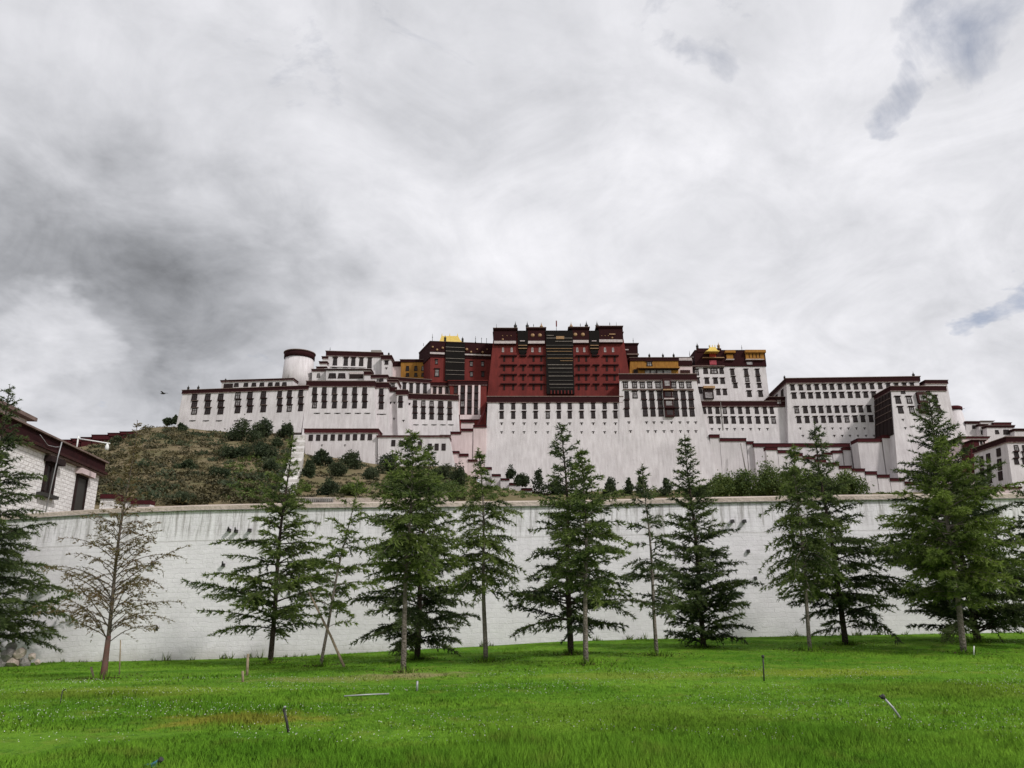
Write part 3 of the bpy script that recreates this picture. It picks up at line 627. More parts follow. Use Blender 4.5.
J.window(436.5, 359.4, 364.4, 2.6, pane=PALE); J.window(437, 368.6, 377, 4.6, pane=PALE); J.window(471.4, 361.2, 366.6, 3, pane=PALE); J.window(482.6, 361.4, 366.6, 3, pane=PALE); J.window(471.5, 371.6, 377, 3, pane=PALE); J.window(482.8, 371.6, 377, 3)
for px, y0, k in [(432.3, 333.5, 'thin'), (423.6, 346, 'pole'), (445, 334.8, 'dark'), (462.5, 336.3, 'dark'), (475.5, 336, 'thin'), (481.5, 337.5, 'pole'), (486.5, 338, 'pole')]: J.finial(px, 343, y0, k)
roof_hip(J, 438.4, 463, 336.2, 341.9, 441.5, 458, 323, 8)
J2 = Block('red_gallery', 'low pinkish gallery with a red ledge and three windows under the dark red building', 431.2, 449.2, 382.3, 430.6, 449.6, 398, 309, D=9, wall=PINKW, fr=3.6, batter=.03, slab=RED, frieze=DARKRED)
J2.row([434.8, 440.5, 447], 386.8, 393.8, 3.4, trap=.04, frame=WOOD)
J3 = Block('red_column_house', 'tall maroon house with four columns of windows between the five bay block and great wall', 449, 486.5, 380.6, 455.5, 485.8, 452, 308, D=14, wall=RED, fr=4.6, batter=.10, slab=RED)
J3.window(455.9, 386, 394, 4, trap=.04, frame=WOOD)
J3.tall([462.5], 386, 414.5, 4.2, 4); J3.tall([469.4], 386, 414.5, 4.2, 4); J3.tall([476.4], 386, 414.5, 4.2, 4)
for x in (459, 466, 472.9, 479.2): J3.panel('pink_pilaster', PINKW, x - .95, 385.5, x + 1.15, 415, .4)
J3.panel('pink_plinth', PINKW, 460, 415.2, 481, 419.6, .45)
# main red palace
K_ = Block('red_palace', 'main red palace with a striped black central curtain crowning the hill', 494, 622.4, 332.2, 486.6, 634, 402, 313, D=34, wall=RED, fr=1.0, batter=.09, dots=False)
for x0, x1, yt, yw, w0, w1 in [(493.0, 517.8, 329.2, 341.8, 494, 516), (526.2, 546.2, 328.6, 341.8, 528, 544.6), (567.8, 589.6, 328.2, 341.0, 572, 588.4), (595.4, 622.8, 327.2, 340.4, 599, 622.4)]:
    fz = K_.panel('penbey_frieze', DARKRED, w0 - .4, yt + 1.3, w1 + .4, yw, .8, 5)
    K_.panel('roof_slab', TAN, x0, yt, x1, yt + .45, 1.7, 6, parent=fz); K_.panel('cornice', DARKRED, x0 + .3, yt + .5, x1 - .3, yt + 1.5, 1.4, 5.6, parent=fz)
    K_.panel('white_band', CLOTH, w0, yw, w1, yw + 2.7, 1.0, .5, parent=fz); K_.panel('shadow_ledge', DARKRED, w0 - .2, yw + 2.7, w1 + .2, yw + 3.4, 1.1, .5, parent=fz)
for px, py in [(532.6, 336), (539.8, 336), (575.1, 335.3), (582.7, 335.3)]: K_.medallion(px, py, 2.1)
for x in (502.5, 507, 511, 601.5, 604.8, 608): K_.medallion(x, 336.6, .55)
K_.medallion(502.8, 340.2, 1.2); K_.medallion(612, 338.6, 1.1)
K_.panel('gold_emblem', DULLGOLD, 609, 334.6, 615, 335.6, 1.1)
# recessed dark balconies, narrowing to a point below
for xa, xb in [(517.6, 527.8), (589.2, 599.2)]:
    f = K_.front; b_ = MB()
    for (y0, y1, i0, i1) in [(331.4, 346, 0, 0), (346, 350, .4, .4), (350, 353.5, 1.2, 1.2), (353.5, 357, 2.6, 2.6)]:
        u0, u1, v0, v1 = f.rect(xa + i0, y0, xb - i1, y1); b_.box(f.o, f.u, f.v, f.n, u0, u1, v0, v1 + .01, -.3, .85 - .1 * i0)
    o = b_.build('dark_balcony', YAK, K_.root)
    for y in (346.4, 349.4): K_.panel('balcony_rail', DULLGOLD, xa + .8, y - .3, xb - .8, y + .3, 1.2, .2, parent=o)
    K_.panel('balcony_rail', CLOTH, xa + 2.4, 341.6, xb - 3, 342.4, 1.2, .2, parent=o)
# central curtain of balconies
cur = K_.panel('yak_hair_curtain', YAK, 546, 331.6, 573.4, 394.8, 1.2, 1.5)
for y, mm, x0, x1 in [(336.7, CLOTH, 546.5, 553.5), (339.4, CLOTH, 546.5, 572), (342.6, CLOTH, 555, 572), (346.6, GREYW, 546, 573), (349.8, DULLGOLD, 546, 572), (352.6, DULLGOLD, 546.6, 572), (356, GREYW, 547, 572.5), (359.4, DULLGOLD, 547, 572.5), (362, DULLGOLD, 560, 572.5), (366, CLOTH, 547.4, 572), (369.4, CLOTH, 548, 572), (373.4, GREYW, 548, 572.6), (377.2, CLOTH, 548.4, 572.6), (381.6, GREYW, 548.8, 573), (385.4, CLOTH, 549.2, 573), (389, GREYW, 549.6, 573)]:
    K_.panel('curtain_stripe', {CLOTH: STRIPE, GREYW: STRIPED}.get(mm, mm), x0, y - .2, x1, y + .2, 1.45, -1.1, parent=cur)
K_.panel('gold_emblem', DULLGOLD, 556, 337.6, 564, 340.4, 1.55, -1.1, parent=cur)
for x in lin(551, 571.5, 7): K_.panel('porch_column', RED, x - .5, 391.6, x + .5, 395, 1.6, -1.0, parent=cur)
for x in (503, 511.7, 532.4, 539.8, 577.2, 584.2, 605, 613): K_.window(x, 347.9, 352.2, 2.0, pane=PALE, frame=CLOTH, bars=False, aw=False)
for y in (355.8, 365.2, 374.7, 384.2):
    for x in (504.2, 513.2, 523.2, 533.6, 541.4, 578.8, 586.2, 596, 606.8, 614.6):
        if y > 380 and x == 614.6 or (y < 360 and x in (523.2, 596)): continue
        K_.window(x, y + .4, y + 5.8, 1.9, pane=BLACK, frame=WOOD, bars=False, aw=False, trap=.1)
    for xa, xb in [(500.5, 517), (519.8, 526.6), (529, 545), (575.6, 590), (592.6, 599.4), (602.6, 618.6)]: K_.panel('window_ledge', DARKRED, xa, y - .35, xb, y + .65, .75, .1)
for px, y0, k in [(496.4, 323.6, 'thin'), (515.4, 321, 'dark'), (527.3, 321, 'dark'), (533.6, 323.6, 'pole'), (541.4, 322, 'gold'), (556.4, 320, 'pole'), (571.2, 321.6, 'gold'), (580.5, 323.2, 'pole'), (586.6, 320.4, 'dark'), (597.2, 320.6, 'dark'), (610, 322, 'pole'), (616.6, 321.6, 'thin')]: K_.finial(px, 331, y0, k)
m = MB(); q = P(556.4, 323.5, 315); m.abox(q.x - .25, q.x + .25, 314.8, 315.2, q.z - 1.4, q.z + 1.2); m.build('prayer_flag', RED, K_.root)
O_ = Block('red_annex', 'small dark maroon annex tucked against the right side of the main red palace', 623.4, 637.6, 343.4, 626, 639, 380, 321, D=14, wall=DARKRED, fr=1.2, batter=.03, dots=False)
O_.panel('white_band', CLOTH, 625, 349.4, 628.5, 350.4, .4); O_.panel('roof_ledge', TAN, 626.4, 354.2, 638.6, 355.4, 1.0); O_.finial(633.3, 344, 337.8, 'thin')
# great white wall under the red palace
Lw = Block('great_white_wall', 'great white battered wall with two rows of small windows under the main red palace', 488, 622, 396.4, 483.4, 622, 496, 300, D=20, fr=6.0, batter=.13)
WX = [501.7, 513.3, 524.2, 535.8, 547.9, 558.9, 569.9, 581.7, 593.3, 604.7, 615.6]
Lw.row(WX, 403.2, 409.6, 3.9, ytilt=-.004, trap=.05); Lw.row(WX, 411.4, 418.8, 3.9, ytilt=-.004, trap=.05); Lw.vents(WX, 422.6, 1.6, 2.4); Lw.vents(WX, 431.4, 1.3, 2.2)
Mw = Block('white_bastion', 'tall white bastion with dense dark windows right of the great white wall', 619.6, 695, 373.9, 618.4, 721.5, 496, 300.7, D=9, back=2.5, fr=6.2, batter=.113)
Mw.row([625.5, 634.6, 642.4, 649.8, 658], 381.9, 388.2, 4.8, pane=PALE, trap=.04); Mw.row([673.8, 681.6, 689], 381.9, 388.2, 4.8, pane=PALE, trap=.04)
Mw.tall([626.9], 391, 417.2, 4.6, 3); Mw.window(635, 391, 398.4, 4.8, pane=PALE)
for x, xb in [(643.2, 646), (651.4, 653.6), (659.4, 661.4), (675.2, 677.2), (683, 685.2), (690.6, 692.6)]:
    for i in range(3):
        xx = x + (xb - x) * (i + .3) / 3; Mw.window(xx, 391 + 8.6 * i, 391 + 8.6 * (i + 1) - .3, 4.7, trap=.06)
bal = Mw.panel('balcony_bay', WOOD, 662.4, 379.6, 670.4, 389.6, 1.3); Mw.panel('bay_window', PALE, 664, 382, 669, 387, 1.4, -1.2, parent=bal)
for i, (y0, y1) in enumerate([(391, 399), (400, 408), (409, 417.4)]):
    o = Mw.panel('balcony_bay', [DARKRED, WOOD, WOOD][i], 663 + i * .9, y0, 672 + i * .9, y1, 1.0); Mw.panel('bay_awning', [DULLGOLD, CLOTH, DARKRED][i], 662.6 + i * .9, y0 - .6, 672.6 + i * .9, y0 + .6, 1.7, -.2, parent=o); Mw.panel('bay_window', [PANE, PALE, PANE][i], 664.6 + i * .9, y0 + 2, 670.6 + i * .9, y1 - 1.6, 1.12, -.9, parent=o)
Mw.panel('window_ledge', TAN, 623, 389.2, 693.5, 390.1, .45, .1)
Mw.vents([629, 646.6, 654, 662, 671.5, 680, 688, 695.8], 421.6, 1.5, 2.2); Mw.vents([630.6, 648, 655.6, 664, 672, 680.6, 688.2, 696], 430.4, 1.5, 2.4); Mw.finial(619.8, 374, 368.4, 'pole', 1)
# yellow hall behind the bastion
Ny = Block('yellow_hall', 'ochre yellow hall with a dark flat roof behind the white bastion', 630.4, 678, 357.6, 629, 679, 384, 317, D=14, wall=OCHRE, fr=3.4, batter=.02, dots=False)
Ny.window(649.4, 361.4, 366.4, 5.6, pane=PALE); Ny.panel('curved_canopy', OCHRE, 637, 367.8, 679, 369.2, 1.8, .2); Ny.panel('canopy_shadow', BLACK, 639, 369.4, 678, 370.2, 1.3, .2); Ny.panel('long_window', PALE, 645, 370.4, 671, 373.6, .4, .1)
for x in (650, 656.4, 663): Ny.panel('mullion', BLACK, x - .5, 370.4, x + .5, 373.6, .6, .1)
Ny.panel('dark_doorway', BLACK, 633.6, 369.6, 637.6, 374, .5)
Ny.finial(649.4, 357, 352.6, 'dark'); Ny.finial(663, 357, 352.6, 'dark'); Ny.finial(673.8, 357.5, 352.4, 'dark')
Np = Block('dark_annex', 'low dark annex with a white roof strip between yellow hall and white tower block', 677.4, 692, 357.4, 677, 693, 384, 320, D=12, wall=PINKW, fr=1.0, batter=.02, slab=CLOTH, dots=False)
Np.panel('white_roof_strip', CLOTH, 677, 358.2, 691.5, 360.8, .5); Np.panel('penbey_frieze', DARKRED, 677.6, 361, 692, 366, .35); Np.panel('red_shutter', WOOD, 680.4, 370.2, 690, 373, .3); Np.finial(689.8, 357.6, 350.6, 'thin')
# white tower block with the golden roofs
Pb = Block('white_tower_block', 'white block with yellow balconies and small golden roof at its dark top', 695.6, 763.6, 350.4, 697, 770.6, 408, 322, D=26, fr=1.0, batter=.09, dots=False)
Pb.band('penbey_frieze', DARKRED, .5, Pb.front.uv(700, 350.4)[1] - Pb.front.uv(700, 366.4)[1], .35)
Pb.panel('raised_roof', DARKRED, 697, 348.8, 721, 352.4, .6, 10)
g = Pb.panel('yellow_balcony', OCHRE, 745, 352, 763.4, 360.6, 1.0)
for x in (748.5, 752, 755.5, 759): Pb.panel('balcony_slot', DARKRED, x - .35, 354.4, x + .35, 358.6, 1.1, -.8, parent=g)
Pb.panel('balcony_roof', OCHRE, 744.2, 351.4, 764.6, 354, 1.9, 0, parent=g); Pb.panel('balcony_sill', CLOTH, 745, 360, 763, 360.7, 1.3, 0, parent=g)
g = Pb.panel('yellow_balcony', OCHRE, 726, 355.4, 732.6, 359.6, 1.0); Pb.panel('balcony_roof', OCHRE, 724.2, 352, 734.4, 354.2, 1.9, 0, parent=g); Pb.panel('balcony_sill', CLOTH, 725.4, 360, 733.6, 360.8, 1.3, 0, parent=g)
Pb.panel('red_screen', mat('vermilion_screen', (.42, .05, .03), .8, .2, var=.3), 709, 354.2, 715.4, 357.8, 1.0); Pb.panel('red_screen', mat('rose_screen', (.38, .07, .09), .8, .2, var=.3), 709.2, 361.2, 716, 365.4, .9)
Pb.panel('gold_ledge', DULLGOLD, 702, 358.2, 723.5, 358.9, 1.3); Pb.panel('tan_ledge', TAN, 692, 366.2, 724, 367, .9)
Pb.row([703.8, 720.6], 354.4, 358, 3.4, aw=False); Pb.row([704, 720.8], 361.6, 365.4, 3.4, aw=False); Pb.window(737.6, 356, 360.6, 5.2, pane=PALE, aw=False); Pb.window(730.8, 362, 366, 3, pane=PALE, aw=False); Pb.panel('white_sign_window', PALE, 746.4, 362.4, 752, 365, .55)
roof_hip(Pb, 706.5, 718.5, 347.4, 350.8, 709.5, 715.5, 318, 4)
for px, y0, k in [(697.6, 342.4, 'dark'), (718.9, 342, 'gold'), (742, 345, 'thin'), (709.4, 345, 'pole')]: Pb.finial(px, 351, y0, k)
Pb.window(696.6, 369, 375.4, 4.2); Pb.window(705.6, 368, 373.8, 4.4); Pb.window(721.6, 368, 373.8, 4); g = Pb.window(714, 368, 373.8, 7.4, pane=PALE)
Pb.window(697.4, 377.6, 383.4, 4.4); Pb.window(707, 377.8, 383.8, 4.2); Pb.window(715.6, 377.8, 383.8, 4.2); Pb.window(722.6, 377.8, 383.8, 4.2)
Pb.tall([732.4], 368.8, 375.2, 3.8, 1, aw1=True); Pb.window(733.6, 376.2, 382, 3.8); Pb.window(735.4, 383, 388, 4)
Pb.window(746.2, 369, 375.2, 3.8); Pb.window(747.2, 376, 381.8, 3.8); Pb.window(748, 383.2, 387.8, 3.8); Pb.window(749.4, 390.6, 396.8, 4.2)
Pb.window(757.4, 369, 375.2, 3.8); Pb.window(758.4, 376, 381.8, 3.8); Pb.window(759.4, 383.2, 387.8, 3.8); Pb.window(760.6, 390.6, 396.8, 4.2)
Pb.window(699.6, 387.2, 393.6, 4.6); Pb.window(718.4, 389, 395, 3.8); Pb.window(725, 389, 395, 3.8)
bb = Pb.panel('bay_window', BLACK, 703, 390.6, 713, 399.4, 1.2); Pb.panel('bay_glass', PALE, 704.6, 393.4, 711.6, 399, 1.3, -1.1, parent=bb); Pb.panel('bay_roof', DULLGOLD, 702.4, 387.4, 714, 389.6, 2.0, .2, parent=bb)
# low east gallery
Q = Block('white_gallery', 'long low white gallery with two rows of windows right of the white bastion', 700.5, 786, 401.2, 704.4, 791, 496, 303.4, D=14, fr=5.0, batter=.09)
QX = [704.2, 710, 717.5, 724.8, 732.2, 740.1, 747.8, 756.7, 765, 771.8]
Q.row(QX, 407.2, 413.8, 3.7); Q.row([711, 718.4, 725.8, 733.6, 741.6, 749.4, 758, 766.4, 773.6], 416.6, 423.6, 4.0); Q.vents([712, 719.4, 727, 734.8, 742.8, 750.8, 759.4, 767.6], 428.2, 1.3, 2.2); Q.panel('downpipe', GREYW, 721.6, 402, 722, 430, .35)
Q2 = Block('maroon_turret', 'small maroon roof turret with a window where gallery meets east building', 769.6, 787.8, 397, 770, 788.2, 407, 303, D=10, wall=DARKRED, fr=1.2, batter=.02, dots=False)
Q2.window(779, 399.4, 404.4, 5.4, frame=WOOD)
# big east building
Rb = Block('white_east_building', 'broad white east building with four rows of windows and a long dark roof edge', 786.4, 918.8, 378.4, 790, 927, 496, 301, D=29, fr=4.8, batter=.06, ytr=376.4)
x1 = [792.6, 800.9, 808.9, 816.8, 824.4, 832, 840, 848.2, 855.9, 863.8, 872, 880.2, 888.3, 896.5, 904.6, 912.2]
Rb.row(x1, 384.8, 390.3, 3.9, ytilt=-.016); x2 = [794.2, 803, 810.6, 818.4, 826.3, 834, 842, 850.2, 857.8, 865.8, 873.8]
Rb.row(x2, 392.8, 398.6, 4.3, ytilt=-.014); Rb.row([796.8, 805.4, 813.4, 821, 829, 837, 844.9, 853.4, 860.8, 868.8], 406.4, 413.2, 4.2, ytilt=-.012); Rb.row([799, 807.2, 815.6, 823.4, 831, 839, 847, 855.2, 862.8, 871], 416.4, 423, 4.2, ytilt=-.012)
Rb.vents([800.4, 816.6, 824.6, 832.6, 840.8, 848.6, 856.4, 864.6], 427.6, 1.2, 2.0); Rb.vents([803, 818, 834.4, 842.4, 850, 858, 866, 874], 435, 1.2, 2.0)
for u in (.2, .5, .8):                                 # windows on the shaded left flank
    f = Rb.left; p0 = Rb.tlb + (Rb.tl - Rb.tlb) * u; b_ = MB(); uu = (p0 - f.o).dot(f.u); b_.box(f.o, f.u, f.v, f.n, uu - 1.6, uu + 1.6, -8.5, -3.2, -.1, .3); b_.build('side_window', BLACK, Rb.root)
Rb.finial(784.6, 378.6, 374.8, 'dark'); Rb.finial(913.6, 376.6, 371.2, 'dark')
# east bastion with timber galleries on its flank
Sb = Block('white_bastion', 'white east bastion with dark timber galleries on its left side', 890.8, 944.8, 386.2, 900, 966, 500, 285, D=15.5, fr=4.6, batter=.12)
f = Sb.left
def flank(u0, u1, m0, m1, mm, nm, pr, parent):
    g = lambda u, mtr: Sb.sec(mtr)[3] + (Sb.sec(mtr)[0] - Sb.sec(mtr)[3]) * u
    b_ = MB(); vs = []
    for d in (pr, -.3): vs += [g(u0, m1) + f.n * d, g(u1, m1) + f.n * d, g(u1, m0) + f.n * d, g(u0, m0) + f.n * d]
    b_.add(vs, [(0, 1, 2, 3), (7, 6, 5, 4), (0, 4, 5, 1), (1, 5, 6, 2), (2, 6, 7, 3), (3, 7, 4, 0)]); return b_.build(nm, mm, parent)
gal = flank(.03, .97, 2.4, 19.5, BLACK, 'timber_gallery', .35, Sb.root)
for mtr in (4.8, 7.4, 10, 12.8): flank(.03, .97, mtr, mtr + .2, TAN, 'gallery_rail', .6, gal)
for u in lin(.1, .9, 6): flank(u - .02, u + .02, 2.4, 19.4, BLACK, 'gallery_post', .55, gal)
Sb.window(898, 396.2, 403.6, 5.0); Sb.window(909.2, 396.2, 403.6, 5.0); Sb.window(935, 395.2, 402.6, 5.0); Sb.window(900.6, 406.4, 413.4, 5.0); Sb.window(911.8, 406.4, 413.4, 5.0); Sb.window(938, 405.4, 412.4, 5.0)
Sb.row([903, 928], 390.6, 393.8, 4.2, aw=False); g = Sb.panel('balcony_bay', WOOD, 916.4, 393, 926, 404, 1.2); Sb.panel('bay_glass', PALE, 918, 396, 924.4, 401.6, 1.3, -1.1, parent=g); g = Sb.panel('balcony_bay', WOOD, 918, 405.6, 927.6, 413.4, 1.0); Sb.panel('bay_glass', PANE, 919.6, 407.6, 926, 412, 1.1, -.9, parent=g)
Sb.vents([903, 914.6], 419, 1.2, 2); Sb.vents([905.4], 427.4, 1.2, 2)
S2 = Block('white_house', 'upper white storey with a dark roof edge behind the east bastion', 925.6, 946.4, 380.2, 925, 958, 440, 297, D=16, fr=3.4, batter=.12)
S2.tall([943.6], 388, 401, 4, 3)
tq = P(950.0, 407, 300); rr = P(957.6, 407, 300).x - tq.x; zb_ = P(956, 496, 290).z
S3 = thing('round_bastion', 'round white bastion with a red cap right of the east bastion', 'tower', (tq.x, 300, zb_)); hh = tq.z - zb_
m = MB(); m.lathe((tq.x + 1, 300, zb_), [(rr * 2.5, 0), (rr * .98, hh - 1.6)], 32); m.build('wall', WHITE, S3)
m = MB(); m.lathe((tq.x + 1, 300, zb_), [(rr * .9, hh - 1.7), (rr * 1.1, hh - 1.6), (rr * 1.12, hh - .4), (rr * .9, hh)], 32); m.build('penbey_frieze', CAPRED, S3)
m = MB(); q = P(958, 409.5, 298); m.tube([q, q + Vector((2.4, -.6, .3))], .09, 5); m.build('water_spout', IRON, S3)
# far east houses
for i, (x0, x1, yt, yb, Y, fr, win, lab) in enumerate([
    (966, 978.6, 421.4, 448, 296, 2.4, [(973.6, 425.2, 428.8, 2.8)], 'small white house with dark roof edge and one window beside the round bastion'),
    (979, 987, 424.2, 448, 294, 2.0, [(982.6, 430.4, 434.6, 3.4)], 'narrow white house with arched looking window, second of the far east houses'),
    (987, 1013.6, 425.4, 448, 291, 2.2, [(997, 430, 434, 3.6), (1006.4, 429.6, 434.6, 6)], 'wider white house with two windows among the far east houses'),
    (1014.6, 1036, 428.8, 452, 288, 2.2, [], 'plain white house with dark roof edge at the right end of the hill')]):
    u = Block('white_house', lab, x0, x1, yt, x0, x1 + .6, yb + 12, Y, D=10, fr=fr, batter=.03, out=.3, dots=False)
    for wv in win: u.window(*wv, aw=False)
Ux = Block('white_house', 'pale flat roofed house peeping over the far east houses', 981, 993, 421, 981, 993, 448, 304, D=8, fr=.6, batter=.02, dots=False, frieze=TAN)
Uy = Block('white_house', 'small house with a grey red roof at the back of the far east houses', 994, 1010, 422.6, 994, 1010, 448, 303, D=8, fr=2.6, batter=.02, dots=False, slab=GREYW, frieze=CAPRED)
Mid = Block('pink_house', 'low pink walled house with a red roof strip below the far east houses', 961, 988, 436.6, 960, 992, 500, 268, D=14, wall=PINKW, fr=1.8, batter=.05, out=.4, frieze=CAPRED, dots=False)
Mid2 = Block('red_house', 'small red house with a pale window box below the far east houses', 972, 985, 440, 970, 986, 470, 262, D=6, wall=CAPRED, fr=1.2, batter=.04, dots=False); Mid2.window(981, 441, 445.4, 4, frame=CLOTH, pane=PANE)
Vb = Block('white_house', 'large white house with a heavy dark roof and shaded side at right edge', 1006.2, 1064, 436.8, 1015.4, 1070, 505, 232, D=18, fr=5.4, batter=.08, back=.5)
Vb.tall([1016.4], 445, 464.6, 4.4, 3); Vb.tall([1024.6], 445, 464.6, 4.4, 3); Vb.tall([1033, 1042, 1051], 445, 464.6, 4.4, 3)
f = Vb.left; du = (Vb.tl - Vb.tlb).length
for u, m0, m1 in [(.22, 3.6, 7), (.22, 7.5, 10.5), (.22, 11, 13), (.44, 3.4, 6.4), (.44, 7.0, 10.2), (.44, 10.6, 13), (.76, 2.8, 5.4), (.76, 6.2, 9.8), (.76, 10.2, 13)]:
    b_ = MB(); b_.box(f.o, f.u, f.v, f.n, du * u - 1.0, du * u + 1.0, -m1, -m0, -.1, .28); b_.build('side_window', BLACK, Vb.root)
PB = Block('pink_house', 'low pink wall house with red roof steps below the large right edge house', 990, 1020, 487, 988, 1024, 505, 205, D=10, wall=PINKW, fr=1.6, batter=.03, dots=False, frieze=CAPRED)

# ------------------------------------------------------------------ stepped stair walls with maroon caps
def stair_wall(label, caps, yb, Y, dY=0., wall=WHITE, thick=3.0, name='stair_wall', capd=None, rise=None):
    """caps: (x0, x1, y_top, y_bottom of the maroon cap); each step a maroon cap on a white wall"""
    n = len(caps); q = P(caps[0][0], yb, Y); r = thing(name, label, 'wall', (q.x, Y, q.z)); wl = MB()
    for i, (x0, x1, y0, y1) in enumerate(caps):
        Yi = Y + dY * i; a, c = P(x0, y0, Yi), P(x1, y1, Yi); zb_ = P(x0, yb, Yi).z
        wl.abox(a.x, c.x - .004, Yi + .3 * Y / 290, Yi + thick, zb_, c.z)
        m = MB(); k_ = Y / 290; m.abox(a.x - .08 * k_, c.x + .08 * k_, Yi - .05, Yi + thick + .3 * k_, c.z + .004, a.z - .22 * k_); m.abox(a.x - .16 * k_, c.x + .16 * k_, Yi - .2 * k_, Yi + thick + .5 * k_, a.z - .216 * k_, a.z, 1); m.build('coping', [CAPRED, WOOD], r)
    wl.build('wall', wall, r); return r
stair_wall('long stepped stair wall with maroon caps descending right below the white gallery', [(709.8, 719.6, 434.4, 437.6), (720, 746.2, 438, 441.2), (746.8, 753.6, 441.2, 444.2)], 500, 297)
stair_wall('straight white wall with a long maroon cap below the east building', [(754, 850, 443.2, 446.8)], 500, 295.5, thick=2)
stair_wall('maroon capped stair wall zigzagging down to the bushes on the right', [(766, 777.6, 446.9, 450), (778, 790.6, 450, 453), (790.8, 802.8, 453, 456), (803, 814.6, 456, 459.2), (815, 826.2, 459.2, 462.3), (826.5, 838.9, 462.3, 465.5), (839.3, 851.8, 465.6, 468.6), (852.5, 865, 468.4, 471.5), (865.6, 877, 471.2, 474.5), (877.6, 889.8, 474.5, 477.5), (890.4, 904.7, 478, 481), (905, 917, 481.4, 484.6)], 503, 278, thick=2.6)
stair_wall('short stair wall with maroon caps rising right toward the east bastion', [(816, 824.6, 454.2, 456.4), (824.6, 832.4, 452.4, 454.6), (832.6, 842.6, 450.4, 453), (843, 850.8, 447.2, 450)], 500, 293.5, thick=1.5)
stair_wall('high white stair wall with two maroon caps left of the east bastion', [(857.6, 881.8, 438.3, 441.8), (881.9, 897, 434.8, 438)], 503, 286.5, dY=-.0, thick=6)
stair_wall('pink stair wall with four maroon caps rising toward the maroon window house', [(440, 450.4, 434.8, 437.2), (450.6, 461, 431.6, 434), (461.2, 472.6, 428.6, 431.2), (473.4, 486.4, 425, 427.4)], 478, 296.5, wall=PINKW, thick=2.4)
stair_wall('maroon capped landing wall below the maroon window house', [(461, 474, 420, 422.5)], 450, 299.5, wall=PINKW, thick=2.0)
stair_wall('pink lower stair wall with maroon caps at the foot of the five bay block', [(449, 459, 451, 453.4), (459.2, 468, 453.6, 456.4), (468.2, 477, 459.4, 461.6)], 484, 288, wall=PINKW, thick=2.4)
stair_wall('white stair with seven dark capped steps descending right below the great white wall', [(480, 491.4, 467, 469.4), (492, 500.4, 474, 476.2), (500.8, 509.2, 478.2, 480.2), (509.4, 521, 482.8, 485), (521.6, 532, 488, 490.4), (532.4, 542.4, 491.4, 493.4), (543, 552.4, 494.4, 496.6)], 503, 268, dY=-2, thick=4)
m = MB(); a = P(476.9, 424, 297); c = P(486.6, 405, 301); m.hexa([a + Vector(k) for k in [(0, 0, -2.2), (.6, 0, -2.2), (.6, 1.2, -2.2), (0, 1.2, -2.2)]] + [a + Vector(k) for k in [(0, 0, 0), (.6, 0, 0), (.6, 1.2, 0), (0, 1.2, 0)]]); 
m = MB(); m.add([a + Vector((0, 0, -1.6)), c + Vector((0, 0, -1.6)), c, a, a + Vector((0, 1.6, -1.6)), c + Vector((0, 1.6, -1.6)), c + Vector((0, 1.6, 0)), a + Vector((0, 1.6, 0))], [(0, 1, 2, 3), (7, 6, 5, 4), (0, 4, 5, 1), (1, 5, 6, 2), (2, 6, 7, 3), (3, 7, 4, 0)])
o = m.build('sloping_parapet', CAPRED); tag(o, 'steep maroon sloping parapet beside the left edge of the great white wall', 'wall')
# low house row in front of the west blocks
C = Block('low_white_house', 'low white house with nine square windows and maroon roof edge on the left slope', 305.2, 377.4, 428.8, 304.6, 377, 480, 286, D=9, fr=4.0, batter=.03, frieze=CAPRED)
C.row([310.9, 318.3, 325.4, 332.8, 340.3, 347.8, 355.1, 362.7, 370], 434.8, 440.8, 4.2, ytilt=-.012, aw=False, trap=.02); C.vents([322, 345], 444.6, .8, 2)
C2 = Block('low_white_house', 'long low white house half hidden by conifers left of the pink stairs', 377.8, 448.6, 435.6, 377.8, 459.4, 486, 285, D=8, fr=1.4, batter=.03, frieze=CAPRED)
C2.row([393.4, 401.4, 411, 420], 440, 446.2, 4, ytilt=.05, aw=False, trap=.02); C2.row([429.9, 436.7, 443.7], 443.6, 450.4, 4, aw=False, trap=.02)
# zigzag masonry wall running down the western slope
zw = [on_hill(px, py) for px, py in [(303, 431), (301.5, 437), (300, 443), (298.5, 449), (297.5, 455), (297, 461), (296, 467), (294, 473), (292.5, 479), (290.5, 485), (288.5, 491), (287, 497)]]
m = MB(); wv = [q.y / F_PX * k for q, k in zip(zw, [9, 10, 11, 12, 13, 13, 13, 13, 14, 14, 15, 15])]
for i in range(len(zw) - 1):
    A0, A1 = zw[i], zw[i + 1]; w0, w1 = wv[i] / 2, wv[i + 1] / 2; h0 = .012 * A0.y; k = .8
    top = A0.z + h0; lo = min(A0.z, A1.z) - 6
    m.hexa([Vector((A1.x - w1, A1.y, lo)), Vector((A1.x + w1, A1.y, lo)), Vector((A0.x + w0, A0.y - .01, lo)), Vector((A0.x - w0, A0.y - .01, lo)),
            Vector((A1.x - w1, A1.y, A1.z + h0 + .003 * A0.y)), Vector((A1.x + w1, A1.y, A1.z + h0 + .003 * A0.y)), Vector((A0.x + w0, A0.y - .01, top)), Vector((A0.x - w0, A0.y - .01, top))])
tag(m.build('slope_wall', mat('rough_whitewash', (.66, .63, .61), .95, .1, vscale=.7, color2=(.36, .33, .30), bump=.6, bscale=1.6)), 'rough white masonry wall running down the left slope beside the nine window house', 'wall')
